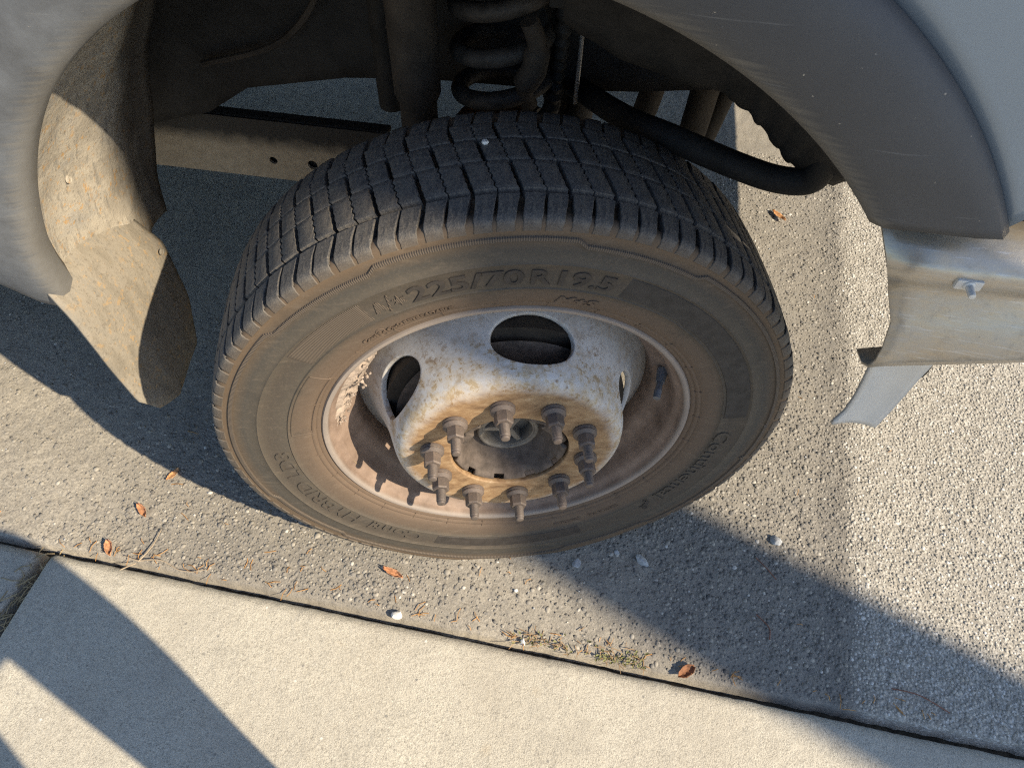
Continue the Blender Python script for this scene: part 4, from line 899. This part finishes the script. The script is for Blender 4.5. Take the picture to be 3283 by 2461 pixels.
hol = [(-0.528, 0.424, 0.0078), (-0.452, 0.424, 0.0095)]
rail = part('frame_rail', *join(plate_holes(-1.6, -0.30, 0.383, 0.508, 0.5, hol), box((-1.6, 0.5065, 0.500), (-0.30, 0.530, 0.508), 0.002), box((-1.6, 0.5065, 0.383), (-0.30, 0.530, 0.391), 0.002)), 'rail_dusty', False); tag(rail, 'dusty tan frame rail with round holes behind the tyre')
v, f = box((-0.58, 0.512, 0.395), (-0.40, 0.516, 0.455), 0.001); obj('hole_backing', v, f, 'chassis_black', rail, False)  # dark plate added behind the holes so they read as black
# wheelhouse inner panel with sloping lower edge
WB = [(-0.78, 0.50), (-0.66, 0.535), (-0.58, 0.56), (-0.50, 0.612), (-0.33, 0.648), (-0.20, 0.660), (0.0, 0.665), (0.12, 0.675), (0.22, 0.690), (0.34, 0.70), (0.50, 0.66)]
v = []
for u, z in WB: v += [(u, 0.435, z), (u, 0.44, z+0.02), (u, 0.425, 1.02)]
f = [(i*3+k, i*3+3+k, i*3+4+k, i*3+1+k) for i in range(len(WB)-1) for k in range(2)]
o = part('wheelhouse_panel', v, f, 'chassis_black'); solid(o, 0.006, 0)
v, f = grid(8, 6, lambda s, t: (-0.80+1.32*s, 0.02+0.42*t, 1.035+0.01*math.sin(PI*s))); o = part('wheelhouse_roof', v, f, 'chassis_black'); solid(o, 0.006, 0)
# ---- rest of the truck: bonnet, nose, cab, floor
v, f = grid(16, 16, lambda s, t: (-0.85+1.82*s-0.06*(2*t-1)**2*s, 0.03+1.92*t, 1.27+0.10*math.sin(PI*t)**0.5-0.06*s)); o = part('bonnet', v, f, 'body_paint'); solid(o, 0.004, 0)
v, f = grid(3, 12, lambda s, t: (0.86+0.06*s, 0.05+1.88*t, 0.66+0.62*s)); o = part('grille', v, f, 'chassis_black'); solid(o, 0.02, 0)
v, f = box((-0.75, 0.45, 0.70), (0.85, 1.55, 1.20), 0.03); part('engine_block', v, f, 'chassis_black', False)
for k in range(7):
    v, f = box((0.925, 0.35, 0.84+0.05*k), (0.95, 1.65, 0.865+0.05*k), 0.004); part('grille_bar', v, f, 'bumper_metal', False)
v, f = grid(3, 6, lambda s, t: (0.60+0.27*t+0.02*s, 0.015+0.10*t*t, 1.05+0.19*s)); o = part('headlight', v, f, 'galvanised'); solid(o, 0.01, 0)
v, f = grid(8, 12, lambda s, t: ((0.465-0.10*max(0, min(1, (0.700+0.375*t-0.80)/0.06)))*(1-s)+0.89*s, 0.052+0.10*s**3, 0.700+0.375*t)); o = part('nose_sun_block', v, f, 'chassis_black'); solid(o, 0.004, 0)  # inset panel added to block sun leaking through the gap in the nose
v, f = box((-3.2, 0.95, 0.46), (0.25, 1.25, 0.70), 0.04); part('gearbox', v, f, 'chassis_black', False)
v, f = box((-5.5, 1.38, 0.383), (0.80, 1.46, 0.508), 0.006); part('far_frame_rail', v, f, 'chassis_black', False)
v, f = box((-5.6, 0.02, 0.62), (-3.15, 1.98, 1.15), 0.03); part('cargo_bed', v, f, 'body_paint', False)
v, f = lathe([(0.26, -0.08), (0.33, -0.095), (0.385, -0.09), (0.400, -0.07), (0.403, 0.0), (0.400, 0.07), (0.385, 0.09), (0.33, 0.095), (0.26, 0.08), (0.24, 0.0)], 48, closed_prof=True); o = part('far_tyre', v, f, 'tyre_rubber'); o.location = (0, 1.82, 0.403); o.rotation_euler = (0, 0, -TA)
v, f = box((-3.1, 1.86, 0.40), (-0.85, 1.97, 0.50), 0.02); part('running_board', v, f, 'chassis_black', False)
def cabside(s, t):
    z = 0.58+1.37*t; return (-1.02-2.1*s+(0.45*max(0, t-.55)*(-1) if s < .2 else 0), 0.012+0.16*max(0, t-.5)**1.5*1.4-0.015*math.sin(PI*min(1, t*1.9)), z)
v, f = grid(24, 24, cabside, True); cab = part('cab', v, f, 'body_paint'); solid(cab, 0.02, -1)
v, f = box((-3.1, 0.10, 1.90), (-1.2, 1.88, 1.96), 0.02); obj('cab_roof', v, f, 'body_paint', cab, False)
v, f = box((-3.1, 0.06, 0.56), (-0.80, 1.92, 0.62), 0.01); obj('cab_floor', v, f, 'chassis_black', cab, False)
v, f = box((-0.86, 0.06, 0.56), (-0.80, 1.92, 1.30), 0.01); obj('firewall', v, f, 'chassis_black', cab, False)
v, f = grid(6, 6, lambda s, t: (-1.15-0.9*s, 0.052+0.075*t, 1.36+0.40*t), True); obj('side_window', v, f, 'glass_dark', cab)
v, f = tube([(-1.9, 0.0, 1.10), (-1.78, -0.03, 1.10), (-1.66, 0.0, 1.10)], 0.012, 10); obj('door_handle', v, f, 'chassis_black', cab)
v, f = box((-3.1, 0.03, 0.42), (-1.15, 0.14, 0.50), 0.02); part('running_board', v, f, 'chassis_black', False)
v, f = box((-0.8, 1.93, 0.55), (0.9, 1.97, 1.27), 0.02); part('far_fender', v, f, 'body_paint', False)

# ------------------------------------------------------------------ small things on the ground
def leaf_mesh(L, Wd, curl, fold, rs, nl=14, nw=7):
    def fn(s, t):
        w = Wd*math.sin(PI*min(1, s*0.94+0.03))**0.75*(0.82+0.36*vn(s*9, (7 if t > .5 else 3)+L*900, 12)); y = (t-.5)*2*w/2; x = (s-.5)*L
        rib = 0.0012*math.sin(s*34)*abs(t-.5)*2
        z = 0.6*curl*(abs(t-.5)*2)**2*Wd+0.002*vn(s*5, t*4, int(L*1e4))+fold*(2*s-1)**2*L*0.35+rib+0.0008*rs.random()
        return (x, y*(1-0.35*curl), z+0.001)
    return grid(nl, nw, fn)
def place(o, x, y, z=0.002, rz=0, tilt=(0, 0)): o.location = (x, y, z); o.rotation_euler = (tilt[0], tilt[1], rz); return o
LEAVES = [(-0.206, -0.036, 0.048, 0.018, rad(-32), 'leaf_brown', .75, .10, 'curled russet leaf with pleats lying below the middle of the tyre'),
          (-0.679, 0.124, 0.042, 0.018, rad(-55), 'leaf_brown', .6, .25, 'crumpled brown leaf midway between the joint and the truck shadow'),
          (-0.638, 0.201, 0.036, 0.016, rad(55), 'leaf_tan', .3, .10, 'small orange leaf at the edge of the truck shadow'),
          (-0.722, 0.051, 0.038, 0.022, rad(110), 'leaf_brown', .6, .15, 'rust coloured leaf beside the branching twig'),
          (0.283, -0.247, 0.038, 0.026, rad(25), 'leaf_dark', .5, .15, 'shaded brown leaf on the joint at the end of the weeds'),
          (0.795, 0.886, 0.062, 0.022, rad(-72), 'leaf_tan', .4, .10, 'long orange leaf on the pale ground right of the tyre'),
          (-0.950, 0.140, 0.020, 0.010, rad(20), 'leaf_tan', .3, .1, 'tiny orange leaf scrap at the left edge of the picture')]
for i, (x, y, L, Wd, rz, m, cu, fo, lab) in enumerate(LEAVES):
    rs = random.Random(i); v, f = leaf_mesh(L*.88, Wd*.88, cu, fo, rs); o = obj('leaf', v, f, m); solid(o, 0.0004, 0); place(o, x, y, 0.002, rz, (rs.uniform(-.2, .2), rs.uniform(-.15, .15))); tag(o, lab, 'leaf', 'fallen leaves')
def stone(r, seed, sq=(1, 1, .7)):
    rs = random.Random(seed); bm = bmesh.new(); bmesh.ops.create_icosphere(bm, subdivisions=2, radius=r)
    k = [(Vector((rs.gauss(0, 1), rs.gauss(0, 1), rs.gauss(0, 1))).normalized(), rs.uniform(.55, .9)*r) for _ in range(9)]
    for x in bm.verts:
        for n, d in k:
            e = x.co.dot(n)-d
            if e > 0: x.co -= n*e
        x.co = Vector((x.co.x*sq[0], x.co.y*sq[1], x.co.z*sq[2]))
    v = [tuple(x.co) for x in bm.verts]; bm.verts.index_update(); f = [tuple(x.index for x in q.verts) for q in bm.faces]; bm.free(); return v, f
STONES = [(-0.199, -0.113, 0.0105, 'stone_pale', (1, .8, 1.1), 'white stone standing on the joint below the tyre, largest white stone there'),
          (0.016, -0.176, 0.0065, 'stone_pale', (1.1, .8, .8), 'small bright white stone at the left end of the weeds'),
          (0.127, -0.042, 0.0105, 'stone_grey', (1, 1, .6), 'pale grey stone in the shade, left of the pair below the tyre'),
          (0.247, -0.046, 0.0125, 'stone_grey', (.7, 1.35, .7), 'longer pale grey stone in the shade, right of the pair'),
          (0.507, -0.026, 0.0120, 'stone_grey', (1.1, .9, .7), 'grey stone at the upper edge of the soft shadow right of the tyre'),
          (0.012, -0.083, 0.0040, 'stone_pale', (1, 1, .8), 'tiny white stone on the sunlit asphalt above the weeds'),
          (0.205, -0.025, 0.0060, 'stone_grey', (1, 1, .6), 'little grey stone between and above the pair in the shade')]
for i, (x, y, r, m, sq, lab) in enumerate(STONES):
    v, f = stone(r, i+3, sq); o = obj('stone', v, f, m, None, True, 25); place(o, x, y, r*0.35, i*1.3); tag(o, lab, 'stone', 'loose stones by the wheel')
o = obj('stone', *stone(0.0042, 31), 'stone_pale', None, True, 25); place(o, -0.022, 0.112, 0.7905); tag(o, 'tiny white stone stuck in the tread on top of the tyre', 'stone', 'stones caught in the tread')
# gravel dust scattered over everything
gv, gf = [], []; protos = [stone(1.0, 60+i) for i in range(6)]
for k in range(900):
    x, y = random.uniform(-1.1, 1.35), random.uniform(-0.75, 1.2); X, Y = x, y
    kx, ky = K(x, y)
    if -0.19 < ky < -0.165: continue
    r = 0.0007+0.0016*random.random()**3; pv, pf = protos[k % 6]; a = random.uniform(0, 6.28); c, s = math.cos(a), math.sin(a); o_ = len(gv)
    if k % 9: 
        pass
    gv += [(X+(p[0]*c-p[1]*s)*r, Y+(p[0]*s+p[1]*c)*r, 0.0012+p[2]*r) for p in pv]; gf += [tuple(i+o_ for i in q) for q in pf]
o = obj('grit', gv, gf, 'stone_grey', None, True, 30); tag(o, 'fine loose grit scattered over asphalt and concrete', 'grit', kind='stuff')
# needles and straw along the joint
nv, nf = [], []
def needle(x, y, L, a, w=0.0006, z=0.002):
    global nv, nf
    d = Vector((math.cos(a), math.sin(a), 0)); b = Vector((x, y, z)); m = b+d*L*.5+Vector((0, 0, random.uniform(.0005, .004)))+Vector((-d.y, d.x, 0))*random.uniform(-.15, .15)*L
    nv, nf = join((nv, nf), tube([b, m, b+d*L], w, 4, False))
for k in range(90):
    t = random.random(); kx = random.uniform(-0.80, 0.75); p = G(kx, -0.166+abs(random.gauss(0, 0.022))); needle(p.x, p.y, random.uniform(.006, .024), random.uniform(0, 6.28))
for k in range(16):
    p = G(random.uniform(-0.75, 0.1), random.uniform(-0.1, 0.12)); needle(p.x, p.y, random.uniform(.008, .026), random.uniform(0, 6.28))
for k in range(20):
    p = G(random.uniform(-0.5, 1.2), random.uniform(-0.10, 0.8)); needle(p.x, p.y, random.uniform(.006, .02), random.uniform(0, 6.28))
o = obj('needle_litter', nv, nf, 'needle'); tag(o, 'scattered brown conifer needles along the paving joint', 'needles', kind='stuff')
nv, nf = [], []
for k in range(90):
    p = G(-0.818+random.gauss(0, .012), -0.19-abs(random.gauss(0, .12))); needle(p.x, p.y, random.uniform(.012, .045), random.uniform(0, 6.28), 0.0009, random.uniform(-.02, .004))
o = obj('straw_litter', nv, nf, 'straw'); tag(o, 'dry straw and bits filling the joint at the left edge', 'straw', kind='stuff')
# branching twig
tw = empty('twig', (-0.640, 0.020, 0.003)); tag(tw, 'pale branching twig lying by the joint left of the tyre', 'twig')
def tl(p): return [(x+0.640-0.0, y-0.020, z) for x, y, z in p]
def gpix(*q): return q
for m, pts, r0 in (('twig_bark', [(-0.664, 0.022, .003), (-0.645, 0.050, .004), (-0.636, 0.083, .003)], (0.0014, 0.0007)), ('twig_bark', [(-0.664, 0.022, .003), (-0.625, 0.020, .005), (-0.590, 0.000, .003), (-0.565, -0.006, .003), (-0.540, -0.004, .004)], (0.0011, 0.0006)),
                   ('twig_bark', [(-0.664, 0.022, .003), (-0.69, 0.033, .004)], (0.0012, 0.0007)), ('twig_bark', [(-0.668, 0.018, .003), (-0.690, 0.008, .004), (-0.716, -0.005, .003)], (0.0012, 0.0007))):
    c = catmull(tl(pts), 6); v, f = tube(c, [r0[0]+(r0[1]-r0[0])*i/(len(c)-1) for i in range(len(c))], 6); obj('branch', v, f, m, tw)
for i, (pts, lab) in enumerate((([(0.43, -0.16, .003), (0.445, -0.185, .004), (0.44, -0.205, .003)], 'thin reddish twig in the shade right of the shaded leaf'), ([(0.62, -0.30, .003), (0.66, -0.315, .006), (0.70, -0.345, .003)], 'thin dark twig at the lower right by the joint'), ([(0.46, -0.055, .002), (0.475, -0.08, .003), (0.485, -0.10, .002)], 'fine brown twig crossing the edge of the soft shadow'))):
    v, f = tube(catmull(pts, 6), 0.0010, 5); o = obj('twig', v, f, 'twig_red'); tag(o, lab, 'twig', 'small twigs on the ground')
# weeds growing from the joint
def weed(name, x0, x1, n, lab, green):
    e = empty(name, G((x0+x1)/2, -0.166, 0)); tag(e, lab, 'weed', 'weeds in the joint'); c0 = e.location
    for part_, mat, frac in (('leaves', 'weed_green', green), ('dry_stems', 'dry_stem', (1-green)*.6)):
        V, F = [], []
        for k in range(int(n*frac)):
            p = G(random.uniform(x0, x1), -0.168+abs(random.gauss(0, .012)))-c0; a = random.uniform(0, 6.28); L = random.uniform(.003, .008) if part_ == 'leaves' else random.uniform(.006, .018); z = random.uniform(0, .006)
            if part_ == 'leaves':
                d = Vector((math.cos(a), math.sin(a), random.uniform(.1, .8))).normalized(); s = d.cross(Vector((0, 0, 1))).normalized(); b = Vector((p.x, p.y, z)); o_ = len(V)
                nn = s.cross(d)*0.001
                V += [b, b+d*L*.5+s*L*.28+nn, b+d*L*.9+s*L*.12, b+d*L, b+d*L*.9-s*L*.12, b+d*L*.5-s*L*.28+nn]; F += [(o_, o_+1, o_+2, o_+3), (o_, o_+3, o_+4, o_+5)]
            else:
                d = Vector((math.cos(a), math.sin(a), random.uniform(0, .35))); b = Vector((p.x, p.y, z)); V, F = join((V, F), tube([b, b+d*L], 0.0007, 4, False))
        obj(part_, V, F, mat, e, False)
weed('weed', 0.045, 0.110, 80, 'dry brown weed tuft beside the small bright white stone', .35)
weed('weed', 0.190, 0.275, 150, 'greener weed tuft nearer the shaded leaf', .6)
weed('weed', 0.115, 0.185, 50, 'sparse weed sprigs between the two tufts', .4)

# ------------------------------------------------------------------ what throws the long shadows
nrm = Vector((math.sin(-SUN_AZ), math.cos(SUN_AZ), 0)); to_sun = Vector((math.cos(SUN_AZ), math.sin(SUN_AZ), 0))
pc = to_sun*5.2+nrm*(0.132+0.065*3.85)
pole = empty('utility_pole', (pc.x, pc.y, 0)); tag(pole, 'leaning wooden utility pole whose shadow falls across the wheel', 'pole')
lean = -nrm*0.065
v, f = tube([lean*z+Vector((0, 0, z)) for z in (-0.03, 3, 9)], [0.150, 0.142, 0.128], 28); obj('post', v, f, 'wood_pole', pole)
v, f = box((-0.9, -0.05, 8.3), (0.9, 0.05, 8.42), 0.01); v = [(x+lean.x*8.3, y+lean.y*8.3, z) for x, y, z in v]; obj('crossarm', v, f, 'wood_pole', pole, False)

# photographer, standing behind the camera
def skin(name, joints, edges, mat, parent, root=0, sub=2):
    me = bpy.data.meshes.new(name); me.from_pydata([j[:3] for j in joints], edges, []); me.materials.append(MATS[mat]); o = link(bpy.data.objects.new(name, me), parent)
    m = o.modifiers.new('skin', 'SKIN'); m.use_smooth_shade = True
    if not me.skin_vertices: 
        me.attributes  # layer is created with the modifier below
    sv = me.skin_vertices[0].data if me.skin_vertices else None
    return o, me, m
def skinned(name, joints, edges, mat, parent, root=0):
    bm = bmesh.new(); ly = bm.verts.layers.skin.verify(); vs = []
    for i, j in enumerate(joints):
        q = bm.verts.new(j[:3]); q[ly].radius = (j[3], j[4] if len(j) > 4 else j[3]); q[ly].use_root = (i == root); vs.append(q)
    for a, b in edges: bm.edges.new((vs[a], vs[b]))
    me = bpy.data.meshes.new(name); bm.to_mesh(me); bm.free(); me.materials.append(MATS[mat]); o = link(bpy.data.objects.new(name, me), parent)
    m = o.modifiers.new('skin', 'SKIN'); m.use_smooth_shade = True; s = o.modifiers.new('sub', 'SUBSURF'); s.levels = 2; s.render_levels = 2
    return o
per = empty('person', (0, -0.80, 0)); tag(per, 'person in dark jacket and jeans standing behind the camera, shadow on the concrete', 'person')
def P(x, y, z, r, r3=None): return (x, y+0.80, z, r, r3 or r)
RF, LF = (0.032, -0.760), (-0.170, -0.930)
tro = [P(-0.055, -0.835, 0.98, .130, .11), P(0.036, -0.765, 0.88, .092), P(0.036, -0.750, 0.68, .082), P(0.034, -0.748, 0.50, .062), P(0.033, -0.757, 0.30, .056), P(RF[0], RF[1], 0.09, .055), P(-0.150, -0.890, 0.88, .092), P(-0.160, -0.895, 0.50, .064), P(-0.168, -0.915, 0.28, .058), P(LF[0], LF[1], 0.09, .055)]
skinned('trousers', tro, [(0, 1), (1, 2), (2, 3), (3, 4), (4, 5), (0, 6), (6, 7), (7, 8), (8, 9)], 'denim', per)
hands = ((0.01, -0.70, 1.235), (-0.15, -0.70, 1.235))
bod = [P(-0.040, -0.850, 1.05, .10), P(-0.050, -0.880, 1.25, .12, .09), P(-0.060, -0.890, 1.42, .10, .08), P(-0.060, -0.875, 1.50, .052), P(-0.062, -0.850, 1.575, .055), P(-0.065, -0.835, 1.66, .082, .088), P(-0.065, -0.825, 1.74, .066, .075),
       P(0.130, -0.890, 1.42, .055), P(0.185, -0.850, 1.17, .043), P(0.040, -0.765, 1.20, .030), P(hands[0][0], hands[0][1], hands[0][2], .024, .014), P(-0.250, -0.890, 1.42, .055), P(-0.315, -0.850, 1.17, .043), P(-0.250, -0.765, 1.20, .030), P(hands[1][0], hands[1][1], hands[1][2], .024, .014)]
ed = [(0, 1), (1, 2), (2, 3), (3, 4), (4, 5), (5, 6), (2, 7), (7, 8), (8, 9), (9, 10), (2, 11), (11, 12), (12, 13), (13, 14)]
for hx, base_i, sg in ((0, 10, -1), (1, 14, 1)):
    h = hands[hx]
    for q in range(4):
        a = len(bod); z0 = 1.262-0.019*q; bod.append(P(h[0]+sg*0.020, -0.668, z0, .008)); bod.append(P(h[0]+sg*0.042, -0.662, z0+.004, .0075)); bod.append(P(h[0]+sg*0.055, -0.672, z0+.006, .0065)); ed += [(base_i, a), (a, a+1), (a+1, a+2)]
    a = len(bod); bod.append(P(h[0]+sg*0.012, -0.700, 1.270, .009)); bod.append(P(h[0]+sg*0.034, -0.700, 1.282, .0075)); ed += [(base_i, a), (a, a+1)]
skinned('body', bod, ed, 'skin', per)
jk = [P(-0.038, -0.835, 0.93, .135, .115), P(-0.040, -0.850, 1.05, .125, .105), P(-0.050, -0.880, 1.25, .145, .11), P(-0.060, -0.890, 1.42, .115, .09), P(-0.060, -0.875, 1.49, .066), P(0.130, -0.890, 1.42, .07), P(0.185, -0.850, 1.17, .056), P(0.050, -0.770, 1.198, .042), P(-0.250, -0.890, 1.42, .07), P(-0.315, -0.850, 1.17, .056), P(-0.260, -0.770, 1.198, .042)]
skinned('jacket', jk, [(0, 1), (1, 2), (2, 3), (3, 4), (3, 5), (5, 6), (6, 7), (3, 8), (8, 9), (9, 10)], 'jacket', per)
skinned('hair', [P(-0.065, -0.860, 1.69, .082, .085), P(-0.065, -0.845, 1.755, .072, .08), P(-0.065, -0.880, 1.63, .06)], [(0, 1), (0, 2)], 'hair', per)
for (x, y), a in ((RF, rad(80)), (LF, rad(100))):
    d = Vector((math.cos(a), math.sin(a), 0)); b = Vector((x, y, 0.055))-d*0.03
    skinned('shoe', [P(*(b), .042, .045), P(*(b+d*0.09+Vector((0, 0, -.012))), .045, .036), P(*(b+d*0.18+Vector((0, 0, -.026))), .040, .024)], [(0, 1), (1, 2)], 'shoe', per)
